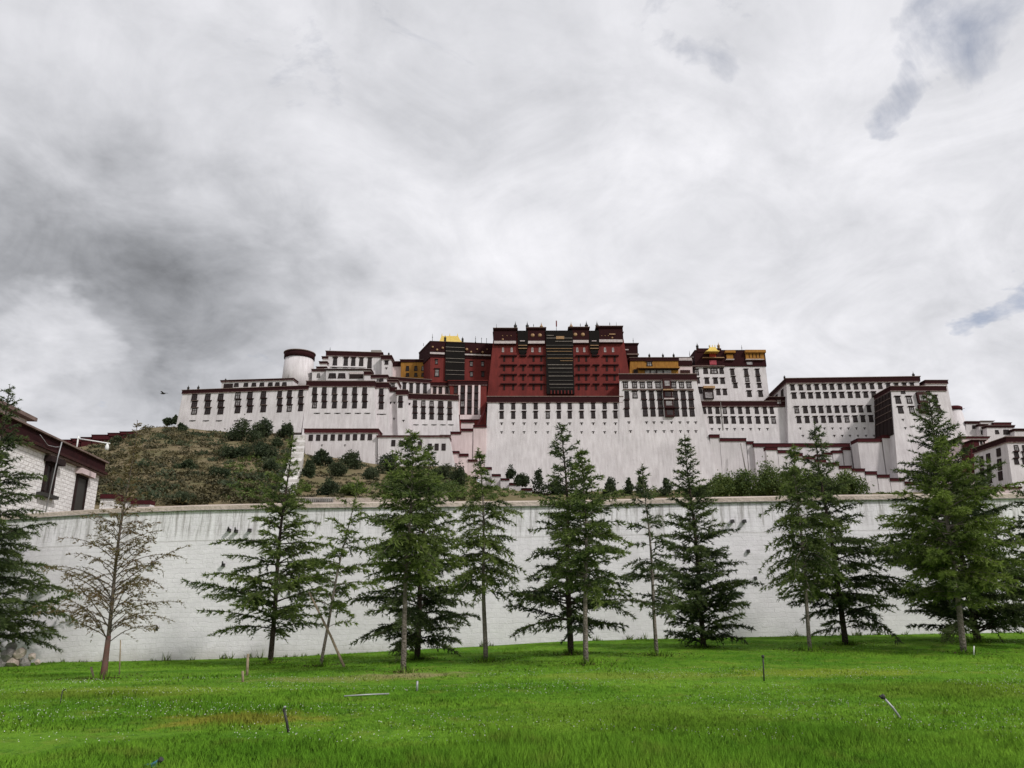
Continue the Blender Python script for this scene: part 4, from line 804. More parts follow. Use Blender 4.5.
# red capped walls on the left slope
stair_wall('red capped stepped wall climbing the far left crest of the hill', [(60, 72, 439.6, 443), (71, 81, 438.4, 441.6), (81, 92, 437, 440.2), (92, 108, 434.6, 439.4), (108, 120, 432.8, 436), (120, 134, 431.4, 434.4)], 450, 262, wall=CAPRED, thick=2)
stair_wall('short red capped stair wall beside the stone house on the rampart', [(101, 117, 494, 498.6), (117, 131.5, 497.2, 501.6), (131.5, 150, 500.2, 504.4)], 512, 47, wall=STONEW, thick=.6)
# low parapet with a pierced panel behind the coping
q = thing('terrace_parapet', 'low pale terrace parapet with a grey pierced panel behind the rampart coping', 'wall', (P(320, 500, 35).x, 35, P(320, 505, 35).z))
a, c = P(294, 497, 35), P(337, 505, 35); m = MB(); m.abox(a.x, c.x, 35, 35.4, c.z - .6, a.z); m.build('wall', COPING, q)
a, c = P(301, 498.2, 35), P(334, 502.2, 35); m = MB()
for i in range(16):
    x = a.x + (c.x - a.x) * i / 16; m.abox(x + .01, x + (c.x - a.x) / 16 - .03, 34.92, 35.0, c.z, a.z)
m.build('pierced_panel', GREYW, q); m = MB(); m.abox(P(337, 500, 35.1).x, P(445, 500, 35.1).x, 35.05, 35.5, P(400, 506, 35).z - .5, P(400, 497.6, 35).z); m.build('long_kerb', COPING, q)
m = MB(); x = P(443.5, 500, 35).x; m.abox(x - .16, x + .16, 34.9, 35.6, P(443, 505, 35).z - .3, P(443, 496, 35).z); m.build('end_post', COPING, q)
# maintenance pipe on the white wall above the big bushes
o = MB(); a, c = P(740.6, 443.5, 293.5), P(745.6, 470, 291.6); o.tube([a, c], .22, 6); tag(o.build('drain_pipe', GREYW), 'thin dark drain pipe leaning on the white stair wall above the bushes', 'pipe')

# ------------------------------------------------------------------ stone house on the rampart, left
Zr = P(104.5, 461.5, 50).z; cx, cy = P(104.5, 461.5, 50).x, 50.0
ly = Yz(17.6, 420.5, Zr); lx = P(17.6, 420.5, ly).x
e = Vector((lx - cx, ly - cy, 0)); ul = e.normalized(); nr = Vector((-ul.y, ul.x, 0)); nr = nr if nr.x > 0 else -nr      # along the facade, and out of it (towards +x)
W0 = Vector((cx, cy, 0)) - nr * .12; Z0 = 4.2; LEN = e.length + 5
HS = thing('stone_house', 'whitewashed stone house with a dark maroon roof band on the left end of the rampart', 'house', (W0.x, W0.y, Z0))
def hb(mb, s0, s1, d0, d1, z0, z1, m=0):       # s along facade from its far corner, d outward
    g = lambda s, d, z: W0 + ul * s + nr * d + Vector((0, 0, z))
    mb.hexa([g(s0, d1, z0), g(s1, d1, z0), g(s1, d0, z0), g(s0, d0, z0), g(s0, d1, z1), g(s1, d1, z1), g(s1, d0, z1), g(s0, d0, z1)][::1], m)
fb = P(101.6, 474, 50).z                       # underside of the maroon band
def s_of(px):                                   # facade coordinate of an image column
    r = ray(px, 480); o = W0 - CAM; dd = Vector((r.x, r.y, 0))
    t = (o.dot(nr)) / dd.dot(nr) if abs(dd.dot(nr)) > 1e-9 else 0
    return (dd * t - Vector((o.x, o.y, 0))).dot(ul)
m = MB(); hb(m, .2, LEN, -9, 0, Z0, fb + .02); m.build('wall', STONEW, HS)
m = MB(); hb(m, .0, LEN + .2, -9.2, .22, fb + .10, Zr - .12); m.build('penbey_frieze', HOUSER, HS)
m = MB(); hb(m, -.12, LEN + .4, -9.5, .38, Zr - .12, Zr - .02); m.build('roof_slab', TAN, HS)
m = MB(); hb(m, -.05, LEN + .3, -9.3, .42, fb - .06, fb + .096); hb(m, .02, LEN + .3, -9.2, .30, fb - .16, fb - .064, 1); m.build('frieze_ledge', [WOOD, TAN], HS)
for pa, pb_, ytop, ybot, dr in [(86.5, 75.5, 476, 507, True), (53.5, 42.5, 464, 494, False)]:
    sa, sb_ = s_of(pa), s_of(pb_); q = W0 + ul * ((sa + sb_) / 2); dpt = q.y
    zt_, zb_ = P(pa, ytop, dpt).z, P(pa, ybot, dpt).z; fr = MB(); e_ = .14
    if dr: zb_ = Z0 + .1
    hb(fr, sa, sa + e_, .002, .12, zb_, zt_); hb(fr, sb_ - e_, sb_, .002, .12, zb_, zt_); hb(fr, sa, sb_, .003, .13, zt_ - e_, zt_)
    if not dr: hb(fr, sa, sb_, .003, .12, zb_, zb_ + e_); hb(fr, (sa + sb_) / 2 - .05, (sa + sb_) / 2 + .05, .003, .10, zb_ + e_, zt_ - e_)
    o = fr.build('door' if dr else 'window', BLACK, HS)
    p = MB(); hb(p, sa + e_, sb_ - e_, .001, .05, zb_, zt_ - e_); p.build('door_leaf' if dr else 'pane', IRON if dr else PANE, o)
    l_ = MB(); hb(l_, sa - .25, sb_ + .25, .002, .42, zt_ + .02, zt_ + .34); hb(l_, sa - .15, sb_ + .15, .002, .30, zt_ + .345, zt_ + .48, 1); l_.build('lintel', [PINKW if dr else BLACK, TAN], o)
    if not dr: k = MB(); hb(k, sa - .3, sb_ + .5, .002, .32, zb_ - .2, zb_ - .02); k.build('sill', IRON, o)
s3 = s_of(46); g = lambda s, d, z: W0 + ul * s + nr * d + Vector((0, 0, z))
m = MB(); m.tube([g(s3, .5, Zr - .2), g(s3 + .02, .42, fb - .3), g(s3 + .05, .2, Z0 + .5)], .035, 6); m.build('downpipe', METAL, HS)
m = MB(); m.tube([g(s3 + .05, .46, Zr - .5), g(s3 + .7, .5, fb + .2), g(s3 + 1.6, .5, fb + .12), g(s3 + 2.6, .46, fb + .5)], .02, 5); m.build('cable', METAL, HS)
UH = MB(); sA, sB = s_of(36), LEN + .3; zA = P(37, 421, (W0 + ul * sA).y + 0).z
rs = thing('rooftop_house', 'small roof room with a tan edge on top of the stone house at left', 'house', tuple(W0 + ul * (sA + 2) + Vector((0, 0, Zr))))
m = MB(); hb(m, sA, LEN + .2, -7, -1.0, Zr - .02, Zr + .75); m.build('wall', STONEW, rs); m = MB(); hb(m, sA - .3, LEN + .4, -7.4, -.6, Zr + .75, Zr + .95); m.build('roof_slab', TAN, rs)
sp_ = s_of(75); q = g(sp_, -.2, Zr - .05)
q.z = Zr - .05
m = MB(); yy = q.y; top = P(75, 436, yy); m.tube([q, Vector((q.x, q.y, top.z))], .045, 7)
LP = m.build('camera_mast', PAINTW); tag(LP, 'white mast with a long arm and lamp head on the stone house roof', 'mast')
m = MB(); a = Vector((q.x, q.y, P(75, 438.6, yy).z)); c = P(110, 443.6, yy); c2 = Vector((c.x, yy, c.z)); m.tube([a, c2], .04, 7); m.build('arm', PAINTW, LP)
m = MB(); m.lathe(c2 + Vector((-.15, 0, -.42)), [(.04, 0), (.11, .06), (.12, .2), (.09, .32), (.04, .42)], 10); m.build('lamp_head', PAINTW, LP)

# ------------------------------------------------------------------ conifers
def unit(a): return a / np.maximum(np.linalg.norm(a, axis=-1, keepdims=True), 1e-9)
def conifer(name, label, base, top, rad, cb=.12, n_br=70, dens=1.0, bark=BARKD, need=NEED_D, p=.85, droop=.28, up=.18, trunk_r=.10, seed=0, lean_top=0., gaps=.0, needle=(.08, .16), nw=.0155, lopsided=(0., 0.), brown=False, twig_step=.10, shape=None, group='young cedars on the lawn'):
    r = np.random.default_rng(seed + 100)
    Bp = on_lawn(*base); Yb = Bp.y; Tp = P(top[0], top[1], Yb); H = Tp.z - Bp.z; Rm = rad / F_PX * Yb * .95
    axis = Tp - Bp
    root = thing(name, label, 'tree', tuple(Bp), group)
    def ax(f):
        b0 = np.array(Bp); a = np.array(axis); f = np.asarray(f)[..., None]
        return b0 + a * f + np.array([1, .3, 0]) * (np.sin(f * 7 + seed) * .012 * H * f)
    # trunk
    ts = np.linspace(0, 1, 14); m = MB(); trunk_r *= .85; rr = [max(.008, trunk_r * (1 - t) ** .8 + (.05 * trunk_r * 8 * max(0, .05 - t))) for t in ts]
    pts = [Vector(q) for q in ax(ts)]; pts[0] = pts[0] - Vector((0, 0, .15)); m.tube(pts, rr, 9)
    limbs = m
    tri, tint = [], []
    n_br = int(n_br * (1.4 if not brown else 1.75))
    for i in range(n_br):
        f = cb + (1 - cb) * min(.99, max(0, (i + r.uniform(-2.5, 3.5)) / n_br))
        if f > .985: continue
        if r.random() < gaps and .15 < f < .9: continue
        g = (f - cb) / (1 - cb)
        prof = (1 - g) ** p if shape is None else np.interp(g, [s[0] for s in shape], [s[1] for s in shape])
        az = i * 2.399963 + r.normal(0, .35)
        hd = np.array([math.cos(az), math.sin(az), 0.])
        Lh = Rm * prof * (r.uniform(.55, 1.12) if r.random() > .12 else r.uniform(1.0, 1.3)) * np.interp(g, [0, .5, .75, .9, 1], [1, .95, .72, .60, .55]) * (1 + lopsided[0] * hd[0] + lopsided[1] * hd[1]) + .06
        st = ax(f); up_ = up + .95 * max(0, g - .35) + r.normal(.08, .16); dr = droop * r.uniform(.7, 1.3)
        ns = max(4, int(Lh / .16)); s = np.linspace(0, 1, ns + 1)
        wob = np.cumsum(r.normal(0, .035, ns + 1)) * Lh / max(ns, 1) * 3
        sd = np.array([-hd[1], hd[0], 0.])
        pts = st + hd * (s * Lh)[:, None] + np.array([0, 0, 1.]) * (Lh * (up_ * s - dr * s ** 2.2))[:, None] + sd * wob[:, None]
        br = max(.006, min(.03, .013 * Lh + .004)) * (.55 if brown else 1)
        limbs.tube([Vector(q) for q in pts], [br * (1 - .75 * k) for k in s], 4, 0, False)
        ttint = np.clip(r.normal(.42, .2), 0, 1)
        # side sprays
        nt_ = max(2, int(Lh * (1 - .12) / twig_step))
        for k in range(nt_):
            sk = .16 + .84 * (k + r.random()) / nt_
            if brown and r.random() < .25: continue
            for side in (-1, 1):
                if r.random() > dens: continue
                pk = np.array([np.interp(sk, s, pts[:, j]) for j in range(3)])
                j = min(int(sk * ns), ns - 1); bd = unit(pts[j + 1] - pts[j])
                ang = r.uniform(.65, 1.15)
                lat = unit(np.cross(bd, [0, 0, 1.])) * side
                td = unit(bd * math.cos(ang) + lat * math.sin(ang) + np.array([0, 0, r.normal(-.14, .28)]))
                tl = min(.50, (.26 * Lh * (1.0 - .88 * sk) + .05)) * r.uniform(.6, 1.2)
                q = max(2, int(tl / .045)); tt = (np.arange(q) + r.random(q)) / q
                pos = pk + td * (tt * tl)[:, None] + np.array([0, 0, -1.]) * (tl * .30 * droop / .28 * tt ** 2)[:, None]
                for rep in range(4):
                    dirs = unit(td + r.normal(0, .46, (q, 3)) + np.array([0, 0, .02]))
                    ln = r.uniform(needle[0], needle[1], q)[:, None]; sv = unit(np.cross(dirs, r.normal(0, 1, (q, 3)))) * (nw * r.uniform(.7, 1.4, q))[:, None]
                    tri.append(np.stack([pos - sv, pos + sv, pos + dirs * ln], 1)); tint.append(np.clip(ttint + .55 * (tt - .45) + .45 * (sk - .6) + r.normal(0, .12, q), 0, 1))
        # the shoot itself
        q = max(4, int(Lh / .03)); tt = r.random(q) * (.9) + .1
        pos = np.stack([np.interp(tt, s, pts[:, j]) for j in range(3)], 1)
        dirs = unit(unit(pts[-1] - pts[0]) * .7 + r.normal(0, .55, (q, 3)) + np.array([0, 0, .25])); ln = r.uniform(needle[0], needle[1], q)[:, None] * .9
        if brown and False: pos, dirs, ln, tt = pos[::3], dirs[::3], ln[::3], tt[::3]
        sv = unit(np.cross(dirs, r.normal(0, 1, dirs.shape))) * nw
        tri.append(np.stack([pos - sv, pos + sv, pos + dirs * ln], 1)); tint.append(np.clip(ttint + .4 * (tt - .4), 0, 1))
    # leader
    q = 110 if not brown else 20; f = r.uniform(.82, 1, q); pos = ax(f); dirs = unit(r.normal(0, .7, (q, 3)) + np.array([0, 0, .5])); sv = unit(np.cross(dirs, r.normal(0, 1, (q, 3)))) * nw
    tri.append(np.stack([pos - sv, pos + sv, pos + dirs * r.uniform(.05, .12, q)[:, None]], 1)); tint.append(np.full(q, .5))
    limbs.build('trunk', bark, root)
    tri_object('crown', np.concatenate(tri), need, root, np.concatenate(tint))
    return root
TR = [
 dict(label='large dark cedar cut by the left edge of the lawn', base=(-22, 668), top=(6, 384), rad=104, cb=.06, n_br=92, gaps=.06, need=NEED_D, trunk_r=.16, p=.75, droop=.25, up=.22),
 dict(label='thick mid green cedar fourth from left with a long light leader before the slope wall', base=(270, 664), top=(290, 436), rad=82, cb=.13, n_br=80, need=NEED_M, trunk_r=.11, p=.95, droop=.22, up=.16, dens=.82, shape=[(0, .75), (.12, 1), (.3, .82), (.55, .56), (.75, .26), (.85, .12), (1, .02)]),
 dict(label='thin leaning young cedar held up by a wooden prop', base=(320, 667), top=(357, 478), rad=50, cb=.20, n_br=36, need=NEED_L, bark=BARKG, trunk_r=.06, dens=.75, p=.7, gaps=.15, droop=.3, shape=[(0, .7), (.2, 1), (.5, .85), (.7, .55), (.85, .35), (1, .05)]),
 dict(label='dark conifer behind the pale trunked tree near the middle left', base=(417, 660), top=(428, 446), rad=66, cb=.06, n_br=94, need=NEED_D, trunk_r=.12, shape=[(0, .75), (.15, 1), (.4, .8), (.7, .5), (.9, .2), (1, .03)]),
 dict(label='tall bright green cedar with a pale grey trunk and bare brown ring of soil', base=(403, 673), top=(412, 430), rad=58, cb=.34, n_br=84, need=NEED_M, bark=BARKG, trunk_r=.085, shape=[(0, .6), (.15, .95), (.4, 1), (.6, .75), (.8, .42), (.93, .15), (1, .03)], dens=.95),
 dict(label='slender cedar with a clear lower trunk left of the middle pair', base=(486, 662), top=(480, 448), rad=46, cb=.30, n_br=70, need=NEED_M, bark=BARKG, trunk_r=.085, shape=[(0, .55), (.12, 1), (.35, .8), (.55, .72), (.7, .38), (.85, .16), (1, .02)], droop=.5),
 dict(label='broad dark cedar with wide low branches in the middle pair', base=(571, 655), top=(563, 424), rad=66, cb=.09, n_br=92, need=NEED_D, trunk_r=.115, shape=[(0, .8), (.12, 1), (.35, .68), (.55, .55), (.75, .40), (.88, .38), (.94, .15), (1, .03)], dens=.8, droop=.22, up=.12),
 dict(label='cedar with a pale straight trunk in the middle pair', base=(586, 665), top=(584, 450), rad=54, cb=.30, n_br=70, need=NEED_M, bark=BARKG, trunk_r=.085, shape=[(0, .6), (.2, .9), (.45, 1), (.65, .7), (.85, .3), (1, .03)], dens=.9),
 dict(label='thin sparse cedar between the middle pair and dense dark cedar', base=(657, 656), top=(644, 464), rad=42, cb=.20, n_br=46, need=NEED_D, bark=BARKG, trunk_r=.07, shape=[(0, .9), (.2, 1), (.5, .78), (.7, .45), (.85, .25), (1, .03)], dens=.8, gaps=.1),
 dict(label='dense dark green cedar with upswept branches right of the middle', base=(704, 648), top=(686, 435), rad=56, cb=.015, n_br=120, need=NEED_D, trunk_r=.11, shape=[(0, .7), (.12, 1), (.35, .85), (.55, .62), (.75, .36), (.9, .2), (1, .03)], up=.35, droop=.22),
 dict(label='drooping mid green cedar with a thin pale trunk in the right pair', base=(810, 651), top=(794, 444), rad=46, cb=.28, n_br=78, need=NEED_M, bark=BARKG, trunk_r=.075, shape=[(0, .5), (.15, .9), (.4, 1), (.65, .72), (.85, .35), (1, .03)], droop=.55, dens=.95),
 dict(label='tall dark cedar with a bare dark trunk base in the right pair', base=(846, 645), top=(814, 421), rad=64, cb=.07, n_br=94, need=NEED_D, trunk_r=.115, shape=[(0, .75), (.15, 1), (.4, .72), (.6, .55), (.8, .28), (.92, .16), (1, .03)], lopsided=(.15, 0), droop=.3),
 dict(label='tall dark cedar with the highest tip behind the yellow green tree at right', base=(978, 643), top=(927, 393), rad=92, cb=.02, n_br=136, need=NEED_D, trunk_r=.13, shape=[(0, .85), (.15, 1), (.4, .75), (.6, .5), (.8, .36), (.92, .18), (1, .02)], up=.28, droop=.2),
 dict(label='large yellow green cedar with a pale leaning trunk at right', base=(964, 654), top=(938, 436), rad=74, cb=.22, n_br=96, need=NEED_L, bark=BARKG, trunk_r=.105, shape=[(0, .6), (.15, .92), (.35, 1), (.6, .78), (.8, .42), (.93, .18), (1, .04)], droop=.25, up=.2, dens=.9),
 dict(label='dark cedar cut by the right edge of the lawn', base=(1060, 642), top=(1034, 440), rad=66, cb=.08, n_br=80, need=NEED_D, trunk_r=.11, p=.8, up=.28),
]
for i, t in enumerate(TR): conifer('conifer', seed=i * 13 + 1, **t)
bare = conifer('bare_tree', 'half dead conifer with brown sparse needles and a long bare leader', (103, 680), (135, 420), 68, cb=.13, n_br=80, dens=.6, bark=BARKB, need=NEED_B, trunk_r=.068, seed=77, brown=True, needle=(.05, .10), nw=.010, up=.62, droop=.38, twig_step=.10, shape=[(0, .85), (.14, 1), (.3, .82), (.45, .55), (.6, .34), (.72, .20), (.80, .08), (1, .012)], group=None)
b0 = on_lawn(103, 680); b1 = P(108.5, 636, b0.y); m = MB(); m.tube([b0 + Vector((0, 0, -.1)), b0 + (b1 - b0) * .35, b0 + (b1 - b0) * .7, b1], [.10, .076, .067, .062], 10); m.build('painted_trunk_base', BARKR, bare)
# brown flecks standing in for contact shadow, and longer grass, round the trunks
r = np.random.default_rng(15); shade_tris, tuft = [], []
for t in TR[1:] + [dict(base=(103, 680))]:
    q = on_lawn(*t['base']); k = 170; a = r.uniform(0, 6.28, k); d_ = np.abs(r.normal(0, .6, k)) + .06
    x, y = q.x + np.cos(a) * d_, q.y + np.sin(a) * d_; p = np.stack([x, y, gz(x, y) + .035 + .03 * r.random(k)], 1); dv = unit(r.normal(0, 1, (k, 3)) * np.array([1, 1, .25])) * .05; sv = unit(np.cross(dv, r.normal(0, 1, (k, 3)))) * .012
    shade_tris.append(np.stack([p - sv, p + sv, p + dv], 1))
    k = 170; a = r.uniform(0, 6.28, k); d_ = np.abs(r.normal(0, .16, k)) + .07; x, y = q.x + np.cos(a) * d_, q.y + np.sin(a) * d_; p = np.stack([x, y, gz(x, y) - .01], 1)
    dv = unit(r.normal(0, .35, (k, 3)) + np.array([0, 0, 1.])) * r.uniform(.10, .28, (k, 1)); sv = unit(np.cross(dv, r.normal(0, 1, (k, 3)))) * .011; tuft.append(np.stack([p - sv, p + sv, p + dv], 1))
tag(tri_object('contact_shade_flecks', np.concatenate(shade_tris), mat('contact_shade_brown', (.075, .052, .03), .95, .05, var=.4, vscale=6), origin=(0, 20, 0)), 'brown flecks added as contact shade round the foot of each tree', 'shade flecks', kind='stuff')
tag(tri_object('tall_grass', np.concatenate(tuft), BLADE, origin=(0, 20, 0)), 'unmown longer grass left standing round the foot of each tree', 'grass', kind='stuff')
# prop of the leaning tree
a, c = on_lawn(346, 667), P(309, 592, on_lawn(320, 667).y); m = MB(); m.tube([a - Vector((0, 0, .1)), a + (c - a) * .4, c], [.04, .035, .025], 7); tag(m.build('wooden_prop', STICK), 'slanting wooden prop pole leaning on the thin young cedar', 'prop')

# ------------------------------------------------------------------ bushes
def bush(label, px, pyb, wpx, hpx, Y=None, m=BUSH_D, n=900, leaf=None, name='bush', group='bushes on the hill slope', lumps=10, conical=False):
    r = np.random.default_rng(int(px * 7 + pyb))
    q = on_hill(px, pyb) if Y is None else P(px, pyb, Y); Yq = q.y; k = Yq / F_PX
    if Y is not None: q.z = float(hz(q.x, Yq)) if q.z < float(hz(q.x, Yq)) else q.z
    W, H_ = wpx * k * 1.02, hpx * k; lf = leaf or max(.05, 1.15 * k); root = thing(name, label, 'shrub' if name == 'bush' else 'tree', tuple(q), group)
    T_, tn = [], []
    for j in range(lumps):
        if conical:
            f = j / lumps; cx_ = r.normal(0, .10) * W; cz = H_ * (.12 + .8 * f); rx = W * r.uniform(.32, .58) * (1 - .82 * f); rz = H_ * .16; cy_ = 0
        else:
            a = r.uniform(0, 6.28); rr = r.uniform(0, .42) * W; cx_, cy_ = rr * math.cos(a), rr * math.sin(a); rx = W * r.uniform(.14, .28); rz = H_ * r.uniform(.18, .38); cz = r.uniform(.20, .78) * H_ * (1 - .5 * (rr / (.42 * W)) ** 2)
        nn = n // lumps; d = unit(r.normal(0, 1, (nn, 3))); rad = r.uniform(.45, 1.25, nn) ** .7 * np.where(r.random(nn) > .93, 1.35, 1.0)
        pos = np.stack([cx_ + d[:, 0] * rx * rad, cy_ + d[:, 1] * rx * rad, np.maximum(cz + d[:, 2] * rz * rad, .02)], 1) + np.array(q)
        a1 = unit(r.normal(0, 1, (nn, 3)) + d * .5); s1 = unit(np.cross(a1, r.normal(0, 1, (nn, 3)))); L_ = (lf * r.uniform(.6, 1.6, nn))[:, None]
        T_.append(np.stack([pos - s1 * L_ * .5, pos + s1 * L_ * .5, pos + a1 * L_ * 1.3], 1)); tn.append(np.clip(r.normal(.45, .22) + r.normal(0, .22, nn), 0, 1))
    b_ = MB()
    for j in range(4 if not conical else 1):
        a = r.uniform(0, 6.28); b_.tube([q - Vector((0, 0, .3)), q + Vector((math.cos(a) * W * .1, math.sin(a) * W * .1, H_ * .35)), q + Vector((math.cos(a) * W * .22, math.sin(a) * W * .22, H_ * .65))], [.05 * W * .3 + .02, .03 * W * .3 + .015, .01], 5)
    b_.build('stem', BARKD, root); tri_object('foliage', np.concatenate(T_), m, root, np.concatenate(tn))
    return root
HB = 'bushes on the hill slope'
for px, pyb, w_, h_, mt, lab in [
 (241, 441, 30, 22, BUSH_D, 'dark rounded bush under the left half of the west wing'), (264, 440, 24, 24, BUSH_D, 'tall dark bush touching the middle of the west wing'), (287, 438, 16, 17, BUSH_D, 'dark bush just left of the slope wall top'),
 (236, 458, 30, 17, BUSH_D, 'wide dark bush on the slope below the rounded bush'), (262, 457, 26, 15, BUSH_D, 'low dark bush on the slope below the tall bush'), (276, 448, 14, 12, BUSH_D, 'small dark bush between tall bush and slope wall'),
 (168, 424, 11, 6, BUSH_D, 'small low bush on the crest left of the west wing'), (181, 431, 9, 8, BUSH_D, 'tiny bush at the left foot of the west wing'), (117, 443, 12, 8, BUSH_Y, 'grey bush beside the red capped crest wall'),
 (186, 469, 18, 9, BUSH_D, 'dark low bush in the middle of the open slope'), (181, 503, 26, 11, BUSH_Y, 'grey green bush at the bottom of the slope above the coping'), (220, 478, 26, 11, BUSH_D, 'brownish dark bush on the lower open slope'), (268, 470, 18, 9, BUSH_D, 'dark bush beside the lower slope wall'),
 (309, 478, 16, 22, BUSH_D, 'dark bush at the foot of the slope wall below the nine window house'), (322, 466, 17, 18, BUSH_D, 'round dark bush under the left windows of the nine window house'), (337, 477, 20, 15, BUSH_Y, 'grey green bush below the middle of the nine window house'), (351, 469, 24, 20, BUSH_D, 'big dark bush under the right windows of the nine window house'),
 (328, 495, 20, 15, BUSH_D, 'dark bush just above the pierced terrace parapet'), (305, 492, 10, 10, BUSH_G, 'bright bush beside the slope wall just above the parapet'), (352, 495, 26, 13, BUSH_G, 'bright low bush above the long terrace kerb'), (388, 474, 26, 22, BUSH_D, 'dark bush behind the tall bright cedar under the long low house'),
 (408, 492, 50, 22, BUSH_G, 'wide green bush behind the tall bright cedar above the coping'), (444, 480, 22, 16, BUSH_Y, 'grey green bush below the right end of the long low house'), (458, 485, 20, 22, BUSH_D, 'tall dark bush beside the pink lower stairs'), (448, 497, 44, 16, BUSH_G, 'wide low green bush left of the slender cedar tip'), (372, 480, 18, 14, BUSH_Y, 'grey bush on the bare soil between the two dark bushes'),
 (511, 478, 9, 12, BUSH_D, 'small dark shrub beside the third step of the white stair'), (522, 486, 18, 12, BUSH_D, 'low dark shrub on the white stair by the wall'), (556, 494, 22, 14, BUSH_D, 'dark shrub at the foot of the white stair'),
 (611, 495, 16, 18, BUSH_D, 'dark shrub right of the pale trunk tip at the great wall foot'), (983, 494, 22, 16, BUSH_D, 'dark bush left of the large right edge house'), (965, 496, 24, 14, BUSH_G, 'green bush behind the yellow green cedar at the rampart')]:
    bush(lab, px, pyb, w_, h_, m=mt, n=2400 if w_ > 15 else 1100, Y=(256 if 505 < px < 560 else None))
for px, pyb, w_, h_, lab in [(538, 494, 13, 26, 'small dark pointed conifer beside the steps of the white stair'), (629, 495, 10, 17, 'small pointed conifer under the middle of the great wall, left one'), (641, 496, 13, 20, 'small pointed conifer behind the thin sparse cedar'), (667, 496, 14, 18, 'small round topped conifer left of the dense dark cedar'), (175, 423, 5, 8, 'tiny dark conifer on the crest beside the west wing')]:
    bush(lab, px, pyb, w_, h_, Y=(254 if 530 < px < 545 else None), m=BUSH_D, n=1200, name='small_conifer', group='small conifers below the palace', lumps=9, conical=True)
for px, w_, h_, lab in [(722, 36, 24, 'bright green bush left end of the hedge row above the rampart'), (744, 38, 30, 'bright green bush second from left in the hedge row'), (768, 42, 33, 'tallest bright green bush in the hedge row above the rampart'), (794, 40, 32, 'bright green bush behind the tip of the right pair'), (822, 34, 30, 'bright green bush behind the dark tree of the right pair'), (848, 36, 27, 'loose green bush at the right end of the hedge row'), (702, 22, 12, 'low green bush leftmost before the hedge row starts')]:
    bush(lab, px, 498, w_, h_, Y=62, m=BUSH_G, n=5200, leaf=.10, group='hedge row above the rampart', lumps=18)
# dry scrub all over the open slope, and the low green cover at the foot of the walls
def scrub(name, label, n, region, size, m, seed, k=16, lo=.0):
    r = np.random.default_rng(seed); x, y = [], []
    while len(x) < n:
        px = r.uniform(region[0], region[1]); py = r.uniform(region[2], region[3]); q = on_hill(px, py, step=.8)
        if q.y > 286 or q.y < 45: continue
        if float(vnoise(np.array(q.x * .07), np.array(q.y * .05), 31)) < lo - .5 + .25 * r.random(): continue
        x.append(q.x); y.append(q.y)
    x, y = np.array(x), np.array(y); z = hz(x, y); sz = size * r.uniform(.45, 1.3, n) * (.35 + y / 330)
    C_ = np.repeat(np.stack([x, y, z], 1), k, 0); S_ = np.repeat(sz, k)[:, None]; d = unit(r.normal(0, 1, (n * k, 3))); d[:, 2] = np.abs(d[:, 2]) * .62
    pos = C_ + d * S_ * r.uniform(.3, 1.0, (n * k, 1)); a1 = unit(r.normal(0, 1, (n * k, 3)) + d * .8); s1 = unit(np.cross(a1, r.normal(0, 1, (n * k, 3))))
    T_ = np.stack([pos - s1 * S_ * 1.1 / k ** .5, pos + s1 * S_ * 1.1 / k ** .5, pos + a1 * S_ * 2.0 / k ** .5], 1); tn = np.clip(np.repeat(r.normal(.4, .3, n), k) + r.normal(0, .12, n * k), 0, 1)
    tag(tri_object(name, T_, m, None, tn, origin=(0, 150, 20)), label, 'scrub', kind='stuff')
scrub('scrub', 'dry brown and olive scrub covering the open hill slope at left', 560, (60, 300, 424, 506), 1.75, SCRUB, 1, k=60)
scrub('dry_grass', 'straw coloured grass tufts between the scrub on the hill slope', 2600, (60, 300, 424, 506), .42, mat('straw', (.155, .125, .068), .9, .1, var=.3, vscale=.5), 6, k=8)
scrub('dark_scrub', 'darker olive tufts scattered over the hill slope', 150, (60, 300, 428, 506), 2.0, BUSH_Y, 2, k=60, lo=.35)
scrub('slope_scrub', 'dry tufts on the bare soil below the low white houses', 300, (298, 480, 455, 500), 1.1, SCRUB, 3, k=40)
scrub('ground_cover', 'low green ground cover along the foot of the great walls', 700, (480, 1024, 486, 498), .8, BUSH_G, 4)
scrub('green_cover', 'green cover and weeds under the long low white house', 420, (385, 500, 472, 500), 1.0, BUSH_G, 7, k=30)
scrub('green_cover', 'green grass and weeds on the lower right of the open slope', 500, (225, 300, 455, 502), .9, BUSH_G, 5)
# weeds at the foot of the rampart
r = np.random.default_rng(9); n = 260; x = r.uniform(-24, 24, n); x = x[vnoise(x * .4, x * 0, 41) > -.15]; n = len(x); hgt = .05 + .30 * r.random(n) ** 4 ; k = 14
C_ = np.repeat(np.stack([x, YW - .55 + r.uniform(-.35, .15, n), gz(x, np.full(n, YW - .5)) - .02], 1), k, 0); S_ = np.repeat(hgt, k)[:, None]
d = unit(r.normal(0, .5, (n * k, 3)) + np.array([0, 0, 1.1])); s1 = unit(np.cross(d, r.normal(0, 1, d.shape))) * .02
p0 = C_ + r.normal(0, .06, (n * k, 3)) * np.array([1, .6, 0]); T_ = np.stack([p0 - s1, p0 + s1, p0 + d * S_ * r.uniform(.5, 1.3, (n * k, 1))], 1)
tag(tri_object('weeds', T_, BUSH_G, None, np.clip(r.normal(.5, .25, n * k), 0, 1), origin=(0, YW - .5, 0)), 'ragged weeds growing along the foot of the rampart', 'weeds', kind='stuff')

